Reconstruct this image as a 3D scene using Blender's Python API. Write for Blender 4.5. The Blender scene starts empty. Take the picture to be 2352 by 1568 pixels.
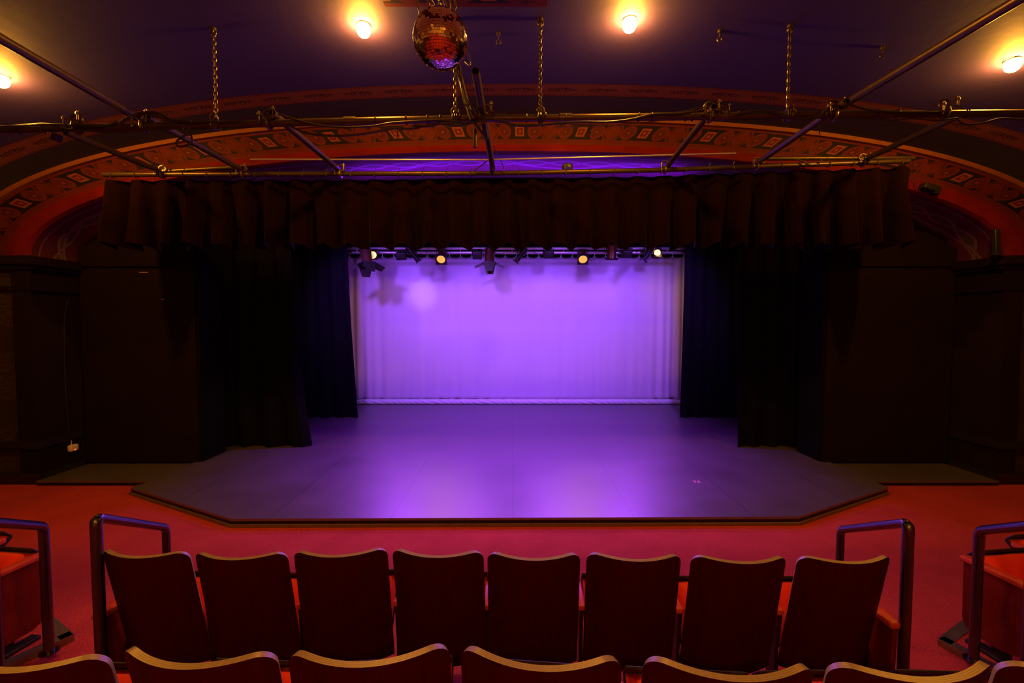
import bpy, bmesh, math, random
from mathutils import Vector, Matrix, Euler, Quaternion

C = bpy.context.scene.collection
SC = bpy.context.scene
PI = math.pi
R = math.radians
rnd = random.Random(7)

# ------------------------------------------------------------------ camera
F = 1030.0
PITCH = R(2.5)
CZ = 2.05
cd = bpy.data.cameras.new('camera')
cam = bpy.data.objects.new('camera', cd)
C.objects.link(cam)
cam.location = (0, 0, CZ)
cam.rotation_euler = (PI / 2 - PITCH, 0, 0)
cd.sensor_width = 36.0
cd.lens = 36.0 * F / 2352.0
cd.clip_start = 0.05
SC.camera = cam

# ------------------------------------------------------------------ world, exposure
w = bpy.data.worlds.new('dark_hall')
SC.world = w
w.use_nodes = True
w.node_tree.nodes['Background'].inputs[0].default_value = (0.02, 0.008, 0.01, 1)
w.node_tree.nodes['Background'].inputs[1].default_value = 0.0
SC.view_settings.view_transform = 'Standard'
SC.view_settings.look = 'None'
SC.view_settings.exposure = 0.0
SC.view_settings.gamma = 1.0
SC.view_settings.use_curve_mapping = False

AMBER = (1.0, 0.38, 0.035)
VIOLET = (0.265, 0.080, 1.0)
BULB = 1000.0            # emission of the house lamp globes


def lamp(kind, name, loc, target, power, color, size=0.2, spot=60, blend=0.6, size_y=None):
    ld = bpy.data.lights.new(name, kind)
    ld.energy = power
    ld.color = color
    if kind == 'AREA':
        ld.shape = 'RECTANGLE'
        ld.size = size
        ld.size_y = size_y or size
    elif kind == 'SPOT':
        ld.spot_size = R(spot)
        ld.spot_blend = blend
        ld.shadow_soft_size = size
    else:
        ld.shadow_soft_size = size
    o = bpy.data.objects.new(name, ld)
    C.objects.link(o)
    o.location = loc
    d = Vector(target) - Vector(loc)
    o.rotation_euler = d.to_track_quat('-Z', 'Y').to_euler()
    return o


# violet stage lanterns: flood boxes over the white cloth, down lights and added washes behind the valance
for fx in (-2.38, -0.75, 0.78, 2.45):
    lamp('AREA', 'flood_light', (fx, 9.78, 3.40), (fx * 1.05, 10.7, 1.9), 6, VIOLET, 0.16, size_y=0.12)
    lamp('SPOT', 'back_light', (fx, 9.44, 3.36), (fx * 0.7, 3.6, 0.0), 225, (0.38, 0.06, 1.0), 0.16, 70, 1.0)
for fx, tx in ((-3.0, -2.6), (-1.0, -0.9), (1.1, 1.0), (3.1, 2.7)):  # unseen wash spots, added to even the light on the cloth
    lamp('SPOT', 'wash_fill', (fx, 7.3, 3.75), (tx, 10.6, 1.25), 400, VIOLET, 0.10, 84, 1.0)
lamp('SPOT', 'blob_light', (-2.3, 8.2, 3.7), (-2.12, 10.6, 2.72), 95, (0.62, 0.42, 1.0), 0.05, 19, 1.0)
for fx in (-1.6, 1.7):
    lamp('SPOT', 'down_light', (fx, 7.3, 3.8), (fx * 0.7, 7.2, 0), 900, (0.27, 0.015, 1.0), 0.12, 100, 1.0)
# violet up lights behind the valance wash the arch soffit
up = lamp('AREA', 'up_light', (0.1, 6.12, 3.50), (0.1, 6.09, 5.0), 62, (0.14, 0.006, 1.0), 4.4, size_y=0.06)
up.data.spread = R(76)
for fx in (-1.7, 1.8):  # unseen spots, added to streak the grid pipes violet
    lamp('SPOT', 'grid_streak_fill', (fx, 6.0, 3.97), (fx * 1.45, 4.2, 3.70), 22, (0.16, 0.01, 1.0), 0.05, 62, 1.0)


def ray(x, y):
    dx = (x - 1176.0) / F
    dz = -(y - 784.0) / F
    return Vector((dx, math.cos(PITCH) + dz * math.sin(PITCH), -math.sin(PITCH) + dz * math.cos(PITCH)))


def W(x, y, Y):
    r = ray(x, y)
    t = Y / r.y
    return Vector((r.x * t, Y, CZ + r.z * t))


def Z(x, y, z):
    r = ray(x, y)
    t = (z - CZ) / r.z
    return Vector((r.x * t, r.y * t, z))


# ------------------------------------------------------------------ node helpers
class S:
    """a value socket with arithmetic"""
    def __init__(s, nt, sock):
        s.nt, s.k = nt, sock

    def op(s, o, b=None, c=None):
        n = s.nt.nodes.new('ShaderNodeMath')
        n.operation = o
        for i, v in enumerate((s, b, c)):
            if v is None:
                continue
            if isinstance(v, S):
                s.nt.links.new(v.k, n.inputs[i])
            else:
                n.inputs[i].default_value = v
        return S(s.nt, n.outputs[0])

    def __add__(s, b): return s.op('ADD', b)
    def __sub__(s, b): return s.op('SUBTRACT', b)
    def __mul__(s, b): return s.op('MULTIPLY', b)
    def __truediv__(s, b): return s.op('DIVIDE', b)
    def lt(s, b): return s.op('LESS_THAN', b)
    def gt(s, b): return s.op('GREATER_THAN', b)
    def abs(s): return s.op('ABSOLUTE')
    def sin(s): return s.op('SINE')
    def sqrt(s): return s.op('SQRT')
    def fract(s): return s.op('FRACT')
    def maxi(s, b): return s.op('MAXIMUM', b)
    def inv(s): return (s * -1.0) + 1.0
    def between(s, a, b): return s.gt(a) * s.lt(b)


def new_mat(name):
    m = bpy.data.materials.new(name)
    m.use_nodes = True
    nt = m.node_tree
    b = nt.nodes['Principled BSDF']
    return m, nt, b


def mix(nt, fac, a, b):
    n = nt.nodes.new('ShaderNodeMix')
    n.data_type = 'RGBA'
    for idx, v in ((0, fac), (6, a), (7, b)):
        if isinstance(v, S):
            nt.links.new(v.k, n.inputs[idx])
        elif hasattr(v, 'node'):
            nt.links.new(v, n.inputs[idx])
        elif idx == 0:
            n.inputs[0].default_value = v
        else:
            n.inputs[idx].default_value = (*v, 1)
    return n.outputs[2]


def coords(nt, kind='Object', scale=(1, 1, 1)):
    t = nt.nodes.new('ShaderNodeTexCoord')
    mp = nt.nodes.new('ShaderNodeMapping')
    mp.inputs['Scale'].default_value = scale
    nt.links.new(t.outputs[kind], mp.inputs[0])
    return mp.outputs[0]


def noise(nt, vec, scale, detail=4, rough=0.6, dist=0.0):
    n = nt.nodes.new('ShaderNodeTexNoise')
    nt.links.new(vec, n.inputs['Vector'])
    n.inputs['Scale'].default_value = scale
    n.inputs['Detail'].default_value = detail
    n.inputs['Roughness'].default_value = rough
    n.inputs['Distortion'].default_value = dist
    return S(nt, n.outputs[0])


def sep(nt, vec):
    n = nt.nodes.new('ShaderNodeSeparateXYZ')
    nt.links.new(vec, n.inputs[0])
    return S(nt, n.outputs[0]), S(nt, n.outputs[1]), S(nt, n.outputs[2])


def bump(nt, b, h, strength=0.3, dist=0.01):
    n = nt.nodes.new('ShaderNodeBump')
    n.inputs['Strength'].default_value = strength
    n.inputs['Distance'].default_value = dist
    nt.links.new(h.k, n.inputs['Height'])
    nt.links.new(n.outputs[0], b.inputs['Normal'])


def simple(name, col, rough=0.6, metal=0.0, var=0.25, scale=8.0, sheen=0.0, ior=1.45, bumpy=0.0, spec=0.5, stretch=(1, 1, 1)):
    m, nt, b = new_mat(name)
    v = coords(nt, 'Object', stretch)
    n = noise(nt, v, scale)
    lo = tuple(c * (1 - var) for c in col)
    hi = tuple(min(1, c * (1 + var)) for c in col)
    nt.links.new(mix(nt, n, lo, hi), b.inputs['Base Color'])
    b.inputs['Roughness'].default_value = rough
    b.inputs['Metallic'].default_value = metal
    b.inputs['IOR'].default_value = ior
    b.inputs['Specular IOR Level'].default_value = spec
    if sheen:
        b.inputs['Sheen Weight'].default_value = sheen
        b.inputs['Sheen Roughness'].default_value = 0.4
    if bumpy:
        bump(nt, b, noise(nt, v, scale * 6), bumpy, 0.004)
    return m


def glow(name, col, strength):
    m, nt, b = new_mat(name)
    b.inputs['Base Color'].default_value = (*col, 1)
    b.inputs['Emission Color'].default_value = (*col, 1)
    b.inputs['Emission Strength'].default_value = strength
    return m


M = {}
M['velvet'] = simple('black_velvet', (0.006, 0.0045, 0.008), 0.9, var=0.4, scale=5, sheen=0.02, spec=0.05)
M['valance'] = simple('valance_velvet', (0.0075, 0.0016, 0.0016), 0.9, var=0.4, scale=5, sheen=0.02, spec=0.04)
M['black_paint'] = simple('black_wall_paint', (0.012, 0.0055, 0.0045), 0.7, var=0.35, scale=3, bumpy=0.1, spec=0.12)
M['black_metal'] = simple('black_metal', (0.018, 0.015, 0.014), 0.42, 0.0, 0.3, 20)
M['rail_paint'] = simple('satin_black_rail_paint', (0.007, 0.006, 0.010), 0.26, 0.0, 0.2, 12, ior=2.0)
M['pipe'] = simple('scaffold_steel', (0.095, 0.064, 0.031), 0.40, 0.7, 0.45, 9, stretch=(1, 1, 6))
M['clamp'] = simple('zinc_clamp', (0.13, 0.095, 0.05), 0.36, 0.8, 0.5, 30)
M['silver'] = simple('silver_tube', (0.62, 0.60, 0.62), 0.34, 0.8, 0.15, 12)
M['cable'] = simple('black_rubber_cable', (0.028, 0.021, 0.014), 0.40, 0.0, 0.3, 25)
M['dark_wood'] = simple('dark_mahogany_ply', (0.056, 0.0026, 0.0030), 0.5, 0.0, 0.45, 5, spec=0.05, stretch=(6, 6, 0.8))
M['red_wood'] = simple('red_stained_panel', (0.15, 0.012, 0.007), 0.5, 0.0, 0.85, 5, spec=0.1, stretch=(2.5, 2.5, 1.2))
M['arm_wood'] = simple('orange_varnished_arm', (0.62, 0.075, 0.022), 0.34, 0.0, 0.35, 8, stretch=(10, 1, 10))
M['fabric'] = simple('red_seat_cloth', (0.92, 0.032, 0.014), 0.62, 0.0, 0.15, 60, sheen=0.25, bumpy=0.15)
M['grey_metal'] = simple('brushed_grey_nosing', (0.30, 0.28, 0.22), 0.35, 0.8, 0.3, 15)
M['white_plastic'] = simple('white_plastic', (0.75, 0.70, 0.62), 0.4, 0.0, 0.05, 5)
M['red_glow'] = glow('red_pilot_light', (1.0, 0.06, 0.03), 3.0)
M['amber_lens'] = glow('amber_lit_lens', (1.0, 0.40, 0.045), 1.15)
M['amber_hot'] = glow('hot_amber_lens', (1.0, 0.50, 0.10), 6.0)
M['globe'] = glow('lit_house_globe', AMBER, BULB)
M['violet_glass'] = simple('violet_filter_glass', (0.30, 0.26, 0.65), 0.15, 0.0, 0.1, 4)
M['bronze_can'] = simple('bronze_lantern_can', (0.20, 0.085, 0.045), 0.35, 0.6, 0.3, 9)
M['mirror'] = simple('mirror_tile', (0.88, 0.80, 0.62), 0.05, 1.0, 0.05, 9)
M['tape'] = simple('pale_reflection', (0.62, 0.30, 0.18), 0.6, 0.0, 0.1, 20)  # colour of the orange reflections painted on the left flat
M['pink_tape'] = simple('pink_spike_tape', (0.90, 0.35, 0.50), 0.6, 0.0, 0.1, 20)


def m_edge():
    m, nt, b = new_mat('laminated_ply_edge')
    uv = nt.nodes.new('ShaderNodeUVMap')
    u, v, _ = sep(nt, uv.outputs[0])
    st = ((v * 4.0).fract() - 0.5).abs()
    n = noise(nt, coords(nt, 'Object', (30, 4, 4)), 6)
    line = st.gt(0.36)
    a = mix(nt, n, (0.30, 0.24, 0.07), (0.50, 0.42, 0.13))
    nt.links.new(mix(nt, line * 0.6, a, (0.13, 0.085, 0.03)), b.inputs['Base Color'])
    b.inputs['Roughness'].default_value = 0.36
    return m


M['edge'] = m_edge()


def m_carpet():
    m, nt, b = new_mat('red_carpet')
    v = coords(nt, 'Object')
    n1 = noise(nt, v, 120, 2, 0.8)
    n2 = noise(nt, v, 2.2, 3)
    n3 = noise(nt, v, 60, 2, 0.7)
    f = (n1 * 1.3 - 0.2 + n3 * 0.5 + n2 * 0.5 - 0.55)
    f.k.node.use_clamp = True
    nt.links.new(mix(nt, f, (0.30, 0.024, 0.022), (0.82, 0.105, 0.100)), b.inputs['Base Color'])
    b.inputs['Roughness'].default_value = 0.95
    b.inputs['Specular IOR Level'].default_value = 0.15
    bump(nt, b, n1 + n3, 0.5, 0.012)
    return m


M['carpet'] = m_carpet()


def m_deck():
    m, nt, b = new_mat('black_stage_deck')
    v = coords(nt, 'Object')
    x, y, z = sep(nt, v)
    seam_x = (((x + 0.6) / 1.22).fract() - 0.5).abs().lt(0.0035)
    seam_y = (((y + 0.35) / 2.44).fract() - 0.5).abs().lt(0.0012)
    seam = seam_x.maxi(seam_y)
    n1 = noise(nt, v, 1.5, 5)
    n2 = noise(nt, coords(nt, 'Object', (1, 7, 1)), 14, 5, 0.75, 0.6)
    n3 = noise(nt, v, 55, 3, 0.8)
    base = mix(nt, n1, (0.072, 0.063, 0.060), (0.120, 0.106, 0.098))
    scr = n2.gt(0.69) * 0.5
    base = mix(nt, scr, base, (0.16, 0.145, 0.13))
    base = mix(nt, n3.gt(0.775) * 0.8, base, (0.34, 0.28, 0.20))
    base = mix(nt, seam * 0.8, base, (0.012, 0.010, 0.010))
    nt.links.new(base, b.inputs['Base Color'])
    r = (n1 * 0.14) + 0.31
    nt.links.new(r.k, b.inputs['Roughness'])
    b.inputs['IOR'].default_value = 2.5
    bump(nt, b, n2 - seam, 0.05, 0.004)
    return m


M['deck'] = m_deck()
M['fascia'] = simple('worn_black_fascia', (0.012, 0.008, 0.007), 0.5, 0, 0.5, 14)
M['brown_trim'] = simple('brown_kick_trim', (0.20, 0.125, 0.03), 0.6, 0, 0.4, 14)


def m_cyc():
    m, nt, b = new_mat('white_cyclorama_cloth')
    v = coords(nt, 'Object', (1, 1, 0.08))
    n = noise(nt, v, 3.0, 5)
    nt.links.new(mix(nt, n, (0.73, 0.66, 0.76), (0.82, 0.74, 0.84)), b.inputs['Base Color'])
    b.inputs['Roughness'].default_value = 0.9
    b.inputs['Specular IOR Level'].default_value = 0.1
    return m


M['cyc'] = m_cyc()
M['hem'] = simple('white_hem_cloth', (0.96, 0.96, 0.95), 0.85, 0, 0.06, 6)


def m_ceiling():
    m, nt, b = new_mat('dark_plum_ceiling_paint')
    v = coords(nt, 'Object')
    n = noise(nt, v, 0.8, 4)
    nt.links.new(mix(nt, n, (0.024, 0.0105, 0.085), (0.031, 0.0135, 0.115)), b.inputs['Base Color'])
    b.inputs['Roughness'].default_value = 0.75
    bump(nt, b, noise(nt, v, 9, 3), 0.12, 0.02)
    return m


M['ceiling'] = m_ceiling()
M['cove_green'] = simple('dark_green_cove_paint', (0.026, 0.029, 0.016), 0.75, 0, 0.3, 2.0)
TERRA2 = (0.115, 0.019, 0.008)
INK = (0.013, 0.008, 0.010)


def uvxy(nt):
    uv = nt.nodes.new('ShaderNodeUVMap')
    x, y, _ = sep(nt, uv.outputs[0])
    return x, y, uv.outputs[0]


def m_band():
    """painted roundels and squares running along the arch; u is metres along it, v is 0..1 across"""
    m, nt, b = new_mat('painted_roundel_band')
    u, v, vec = uvxy(nt)
    p = 0.82
    x = ((((u / p) + 0.5).fract() - 0.5) * p).abs()
    y = (v - 0.50) * 0.34
    ya = y.abs()
    ds = ((x - 0.205) * (x - 0.205) + y * y).sqrt()
    dl = ((x - 0.41) * (x - 0.41) + y * y).sqrt()
    in_rows = ya.lt(0.098)
    out_c = ds.gt(0.094) * dl.gt(0.122)
    dark = in_rows * out_c * x.lt(0.30)
    n = noise(nt, coords(nt, 'Object'), 3.5, 5)
    ter = mix(nt, n, (0.060, 0.0075, 0.004), TERRA2)
    col = mix(nt, ya.between(0.112, 0.135) * 0.55, ter, (0.07, 0.009, 0.006))
    col = mix(nt, dark, col, INK)
    wedge = in_rows * ya.gt(0.055) * x.between(0.285, 0.325) * out_c
    col = mix(nt, wedge, col, INK)
    box = x.maxi(ya)
    sq = box.lt(0.062)
    col = mix(nt, sq, col, (0.17, 0.044, 0.017))
    col = mix(nt, box.lt(0.040), col, (0.075, 0.009, 0.006))
    col = mix(nt, box.lt(0.017), col, (0.16, 0.04, 0.016))
    ang = y.op('ARCTAN2', x - 0.205)
    pet = (ang * 8.0).sin() * 0.010 + 0.044
    col = mix(nt, ds.between(0.056, 0.064), col, (0.055, 0.011, 0.008))
    col = mix(nt, ds.lt(pet), col, (0.05, 0.010, 0.008))
    col = mix(nt, ds.lt(0.016), col, (0.14, 0.035, 0.014))
    lens = dl.between(0.078, 0.106) * ((x - 0.41).abs() + ya).gt(0.118)
    col = mix(nt, lens, col, (0.040, 0.012, 0.010))
    cross = ((x - 0.41).abs() - ya).abs().lt(0.006) * dl.lt(0.06)
    col = mix(nt, cross * 0.6, col, (0.06, 0.013, 0.009))
    nt.links.new(col, b.inputs['Base Color'])
    b.inputs['Roughness'].default_value = 0.6
    b.inputs['Specular IOR Level'].default_value = 0.08
    return m


def m_ribbon():
    m, nt, b = new_mat('painted_scroll_ribbon')
    u, v, vec = uvxy(nt)
    p = 0.44
    x = (((u / p) + 0.5).fract() - 0.5) * p
    y = (v - 0.5) * 0.26
    xa, ya = x.abs(), y.abs()
    n = noise(nt, coords(nt, 'Object'), 5, 5)
    ter = mix(nt, n, (0.15, 0.052, 0.018), (0.23, 0.082, 0.027))
    dots = ya.between(0.095, 0.108) * ((u / 0.042).fract()).lt(0.45)
    col = mix(nt, dots * 0.8, ter, (0.035, 0.014, 0.009))
    col = mix(nt, ya.gt(0.120), col, (0.085, 0.015, 0.009))
    xs = (xa - 0.038)
    r = (xs * xs + y * y).sqrt()
    a = y.op('ARCTAN2', x * 1.0)
    spiral = ((r * 190.0) + a * 2.0).sin().gt(0.25) * r.lt(0.048)
    leaf = (xa - 0.125 + ya * 0.4).abs().lt(((u * 150.0).sin() * 0.012 + 0.030)) * ya.lt(0.030) * (((xa * 1.5 + y) * 150.0).sin().gt(0.0))
    stem = (y + 0.030 - xa * 0.12).abs().lt(0.006) * xa.lt(0.15)
    col = mix(nt, spiral.maxi(leaf).maxi(stem) * 0.85, col, (0.022, 0.016, 0.008))
    nt.links.new(col, b.inputs['Base Color'])
    b.inputs['Roughness'].default_value = 0.65
    b.inputs['Specular IOR Level'].default_value = 0.08
    return m


def m_soffit():
    m, nt, b = new_mat('painted_lattice_soffit')
    u, v, vec = uvxy(nt)
    n = noise(nt, coords(nt, 'Object'), 4, 5)
    col = mix(nt, n, (0.065, 0.011, 0.018), (0.105, 0.024, 0.042))
    wv = (u * 7.5).sin() * 0.085
    d1 = ((v - 0.36) - wv).abs()
    d2 = ((v - 0.36) + wv).abs()
    wide = (u * 2.5).sin() * 0.16
    d3 = ((v - 0.42) - wide).abs()
    line = d1.lt(0.020).maxi(d2.lt(0.020)).maxi(d3.lt(0.018)).maxi((v - 0.10).abs().lt(0.010))
    inside = ((v - 0.36).abs()).lt(wv.abs() - 0.012)
    col = mix(nt, inside * 0.55, col, (0.07, 0.09, 0.035))
    col = mix(nt, line * 0.7, col, (0.19, 0.12, 0.13))
    nt.links.new(col, b.inputs['Base Color'])
    b.inputs['Roughness'].default_value = 0.6
    b.inputs['Specular IOR Level'].default_value = 0.08
    return m


M['band'] = m_band()
M['ribbon'] = m_ribbon()
M['soffit'] = m_soffit()
M['orange_line'] = simple('orange_arch_moulding', (0.19, 0.062, 0.014), 0.5, 0, 0.2, 4, spec=0.2)
M['red_line'] = simple('red_arch_moulding', (0.13, 0.0068, 0.003), 0.5, 0, 0.5, 4, spec=0.15)


def m_stone():
    m, nt, b = new_mat('rough_brown_stone_blocks')
    v = coords(nt, 'Object')
    x, y, z = sep(nt, v)
    n = (noise(nt, coords(nt, 'Object', (2, 2, 7)), 5, 6, 0.75) - 0.40) * 3.2
    n.k.node.use_clamp = True
    course = ((z / 0.92) + 0.18).fract()
    red = course.lt(0.34)
    a = mix(nt, n, (0.008, 0.004, 0.003), (0.085, 0.040, 0.013))
    nt.links.new(mix(nt, red, a, (0.020, 0.003, 0.003)), b.inputs['Base Color'])
    b.inputs['Roughness'].default_value = 0.85
    bump(nt, b, n, 0.6, 0.03)
    return m


M['stone'] = m_stone()
M['rear_bounce'] = simple('ochre_rear_bounce_paint', (0.50, 0.37, 0.13), 0.8, 0, 0.15, 1.5)  # unseen rear paint, made bright so the mirror ball reflects gold
M['side_wall'] = simple('dark_brown_side_wall_paint', (0.070, 0.036, 0.018), 0.8, 0, 0.3, 1.5)


# ------------------------------------------------------------------ mesh helpers
class MB:
    def __init__(s):
        s.v, s.f, s.mi, s.uv = [], [], [], {}

    def add(s, vs, fs, mi=0, uvs=None):
        o = len(s.v)
        s.v += [Vector(p) for p in vs]
        for k, f in enumerate(fs):
            if uvs:
                s.uv[len(s.f)] = uvs[k]
            s.f.append([i + o for i in f])
            s.mi.append(mi)
        return s

    def box(s, c, size, rot=None, mi=0, bev=0.0):
        hx, hy, hz = (d / 2 for d in size)
        rm = rot.to_matrix() if rot is not None else Matrix.Identity(3)
        c = Vector(c)
        if bev <= 0:
            P = [(-hx, -hy, -hz), (hx, -hy, -hz), (hx, hy, -hz), (-hx, hy, -hz), (-hx, -hy, hz), (hx, -hy, hz), (hx, hy, hz), (-hx, hy, hz)]
            return s.add([c + rm @ Vector(p) for p in P], [(3, 2, 1, 0), (4, 5, 6, 7), (0, 1, 5, 4), (1, 2, 6, 5), (2, 3, 7, 6), (3, 0, 4, 7)], mi)
        bm = bmesh.new()
        bmesh.ops.create_cube(bm, size=1.0)
        for v in bm.verts:
            v.co = Vector((v.co.x * size[0], v.co.y * size[1], v.co.z * size[2]))
        bmesh.ops.bevel(bm, geom=bm.edges[:], offset=bev, segments=3, affect='EDGES', profile=0.5)
        bm.verts.index_update()
        s.add([c + rm @ v.co for v in bm.verts], [[v.index for v in f.verts] for f in bm.faces], mi)
        bm.free()
        return s

    def tube(s, path, r, seg=12, mi=0, caps=True, radii=None):
        path = [Vector(p) for p in path]
        n = len(path)
        up = Vector((0, 0, 1))
        rings = []
        t0 = (path[1] - path[0]).normalized()
        a = up.cross(t0)
        if a.length < 1e-3:
            a = Vector((1, 0, 0)).cross(t0)
        a.normalize()
        for i, p in enumerate(path):
            t = (path[min(i + 1, n - 1)] - path[max(i - 1, 0)]).normalized()
            a = (a - t * a.dot(t)).normalized()
            bb = t.cross(a)
            rr = radii[i] if radii else r
            rings.append([p + (a * math.cos(2 * PI * k / seg) + bb * math.sin(2 * PI * k / seg)) * rr for k in range(seg)])
        vs = [p for rg in rings for p in rg]
        fs = []
        for i in range(n - 1):
            for k in range(seg):
                k2 = (k + 1) % seg
                fs.append((i * seg + k, i * seg + k2, (i + 1) * seg + k2, (i + 1) * seg + k))
        if caps:
            fs.append(tuple(range(seg))[::-1])
            fs.append(tuple((n - 1) * seg + k for k in range(seg)))
        return s.add(vs, fs, mi)

    def pipe(s, path, r, ri, seg=16, mi=0):
        """hollow tube with visible bore at both ends"""
        s.tube(path, r, seg, mi, caps=False)
        o = len(s.v) - seg * len(path)
        s.tube(list(reversed(path)), ri, seg, mi, caps=False)
        o2 = len(s.v) - seg * len(path)
        n = len(path)
        a0 = [Vector(v) for v in s.v[o:o + seg]]
        b1 = [Vector(v) for v in s.v[o + seg * (n - 1):o + seg * n]]
        i_end = s.v[o2:o2 + seg]                 # bore ring at path end
        i_start = s.v[o2 + seg * (n - 1):o2 + seg * n]
        for out, inn in ((a0, i_start), (b1, i_end)):
            inn = list(inn)
            ordered = [min(inn, key=lambda q: (q - p).length) for p in out]
            vs = out + ordered
            s.add(vs, [(k, (k + 1) % seg, seg + (k + 1) % seg, seg + k) for k in range(seg)], mi)
        return s

    def ball(s, c, r, seg=16, rings=10, mi=0, sc=(1, 1, 1)):
        c = Vector(c)
        vs = [c + Vector((0, 0, r * sc[2]))]
        for i in range(1, rings):
            th = PI * i / rings
            for k in range(seg):
                ph = 2 * PI * k / seg
                vs.append(c + Vector((r * sc[0] * math.sin(th) * math.cos(ph), r * sc[1] * math.sin(th) * math.sin(ph), r * sc[2] * math.cos(th))))
        vs.append(c - Vector((0, 0, r * sc[2])))
        fs = []
        for k in range(seg):
            fs.append((0, 1 + k, 1 + (k + 1) % seg))
        for i in range(rings - 2):
            for k in range(seg):
                a = 1 + i * seg
                fs.append((a + k, a + seg + k, a + seg + (k + 1) % seg, a + (k + 1) % seg))
        L = len(vs) - 1
        a = 1 + (rings - 2) * seg
        for k in range(seg):
            fs.append((a + k, L, a + (k + 1) % seg))
        return s.add(vs, fs, mi)

    def torus(s, c, R_, r, nrm=(0, 0, 1), seg=14, rs=6, mi=0, sc=(1, 1), tw=0.0):
        q = Vector(nrm).normalized().to_track_quat('Z', 'Y')
        q = q @ Quaternion((0, 0, 1), tw)
        c = Vector(c)
        vs, fs = [], []
        for i in range(seg):
            a = 2 * PI * i / seg
            for k in range(rs):
                b = 2 * PI * k / rs
                rr = R_ + r * math.cos(b)
                vs.append(c + q @ Vector((rr * math.cos(a) * sc[0], rr * math.sin(a) * sc[1], r * math.sin(b))))
        for i in range(seg):
            for k in range(rs):
                i2, k2 = (i + 1) % seg, (k + 1) % rs
                fs.append((i * rs + k, i2 * rs + k, i2 * rs + k2, i * rs + k2))
        return s.add(vs, fs, mi)

    def prism(s, poly, h0, h1, axis='Z', mi=0):
        n = len(poly)
        def P(a, b, h):
            return {'Z': (a, b, h), 'X': (h, a, b), 'Y': (a, h, b)}[axis]
        vs = [P(a, b, h0) for a, b in poly] + [P(a, b, h1) for a, b in poly]
        fs = [tuple(range(n))[::-1], tuple(range(n, 2 * n))]
        fs += [(i, (i + 1) % n, n + (i + 1) % n, n + i) for i in range(n)]
        return s.add(vs, fs, mi)

    def build(s, name, mats, parent=None, loc=(0, 0, 0), smooth=40, world=False, fix=True):
        """world=True: vertices are world coordinates, the origin is moved to loc"""
        me = bpy.data.meshes.new(name)
        L = Vector(loc)
        vs = [tuple(v - L) if world else tuple(v) for v in s.v]
        me.from_pydata(vs, [], s.f)
        if not isinstance(mats, (list, tuple)):
            mats = [mats]
        for m in mats:
            me.materials.append(m)
        me.polygons.foreach_set('material_index', s.mi)
        if s.uv:
            ul = me.uv_layers.new(name='UVMap')
            for fi, uvs in s.uv.items():
                for k, li in enumerate(me.polygons[fi].loop_indices):
                    ul.data[li].uv = uvs[k]
        if fix:
            bm = bmesh.new()
            bm.from_mesh(me)
            bmesh.ops.recalc_face_normals(bm, faces=bm.faces)
            bm.to_mesh(me)
            bm.free()
        if smooth:
            me.polygons.foreach_set('use_smooth', [True] * len(me.polygons))
            me.set_sharp_from_angle(angle=R(smooth))
        me.update()
        o = bpy.data.objects.new(name, me)
        C.objects.link(o)
        o.location = L
        if parent is not None:
            o.parent = parent
        return o


def tag(o, label, cat, group=None, kind=None):
    o['label'] = label
    o['category'] = cat
    if group:
        o['group'] = group
    if kind:
        o['kind'] = kind
    return o


def thing(name, label, cat, loc=(0, 0, 0), rotz=0.0, group=None):
    o = bpy.data.objects.new(name, None)
    o.empty_display_size = 0.1
    C.objects.link(o)
    o.location = loc
    o.rotation_euler = (0, 0, rotz)
    return tag(o, label, cat, group)


def struct(o, label, cat):
    o['kind'] = 'structure'
    return tag(o, label, cat)


def copy_tree(root, loc, rotz, label, group):
    r = root.copy()
    C.objects.link(r)
    r.location = loc
    r.rotation_euler = (0, 0, rotz)
    tag(r, label, root['category'], group)
    for ch in list(root.children):
        c = ch.copy()
        C.objects.link(c)
        c.parent = r
        for g in list(ch.children):
            d = g.copy()
            C.objects.link(d)
            d.parent = c
    return r


def smoothpath(pts, n=10):
    """Catmull-Rom through the points"""
    pts = [Vector(p) for p in pts]
    out = []
    for i in range(len(pts) - 1):
        p0, p1, p2, p3 = pts[max(i - 1, 0)], pts[i], pts[i + 1], pts[min(i + 2, len(pts) - 1)]
        for k in range(n):
            t = k / n
            out.append(0.5 * ((2 * p1) + (p2 - p0) * t + (2 * p0 - 5 * p1 + 4 * p2 - p3) * t * t + (3 * p1 - p0 - 3 * p2 + p3) * t ** 3))
    out.append(pts[-1])
    return out


# ------------------------------------------------------------------ the setting
ZS = 2.85                     # springing of the arch and of the vault
YF = 5.6                      # face of the front wall
VAULT = (0.10, 6.90, 2.3, 1.69)
STRIP = (0.10, 6.35, 2.2, 1.37)
INNER = (0.07, 6.05, 2.1, 1.275)
JL, JR = INNER[0] - INNER[1], INNER[0] + INNER[1]


def sup(par, th):
    x0, a, n, b = par
    c, s_ = math.cos(th), math.sin(th)
    return x0 + a * math.copysign(abs(c) ** (2 / n), c), ZS + b * abs(s_) ** (2 / n)


def vault_z(x):
    x0, a, n, b = VAULT
    return ZS + b * (1 - min(1, abs(x - x0) / a) ** n) ** (1 / n)


NT = 120
THS = [PI * (1 - i / NT) for i in range(NT + 1)]      # left to right


def arc(par):
    return [sup(par, t) for t in THS]


def arclen(pts):
    s_ = [0.0]
    for a, b in zip(pts, pts[1:]):
        s_.append(s_[-1] + math.hypot(b[0] - a[0], b[1] - a[1]))
    mid = s_[len(s_) // 2]
    return [q - mid for q in s_]


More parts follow.
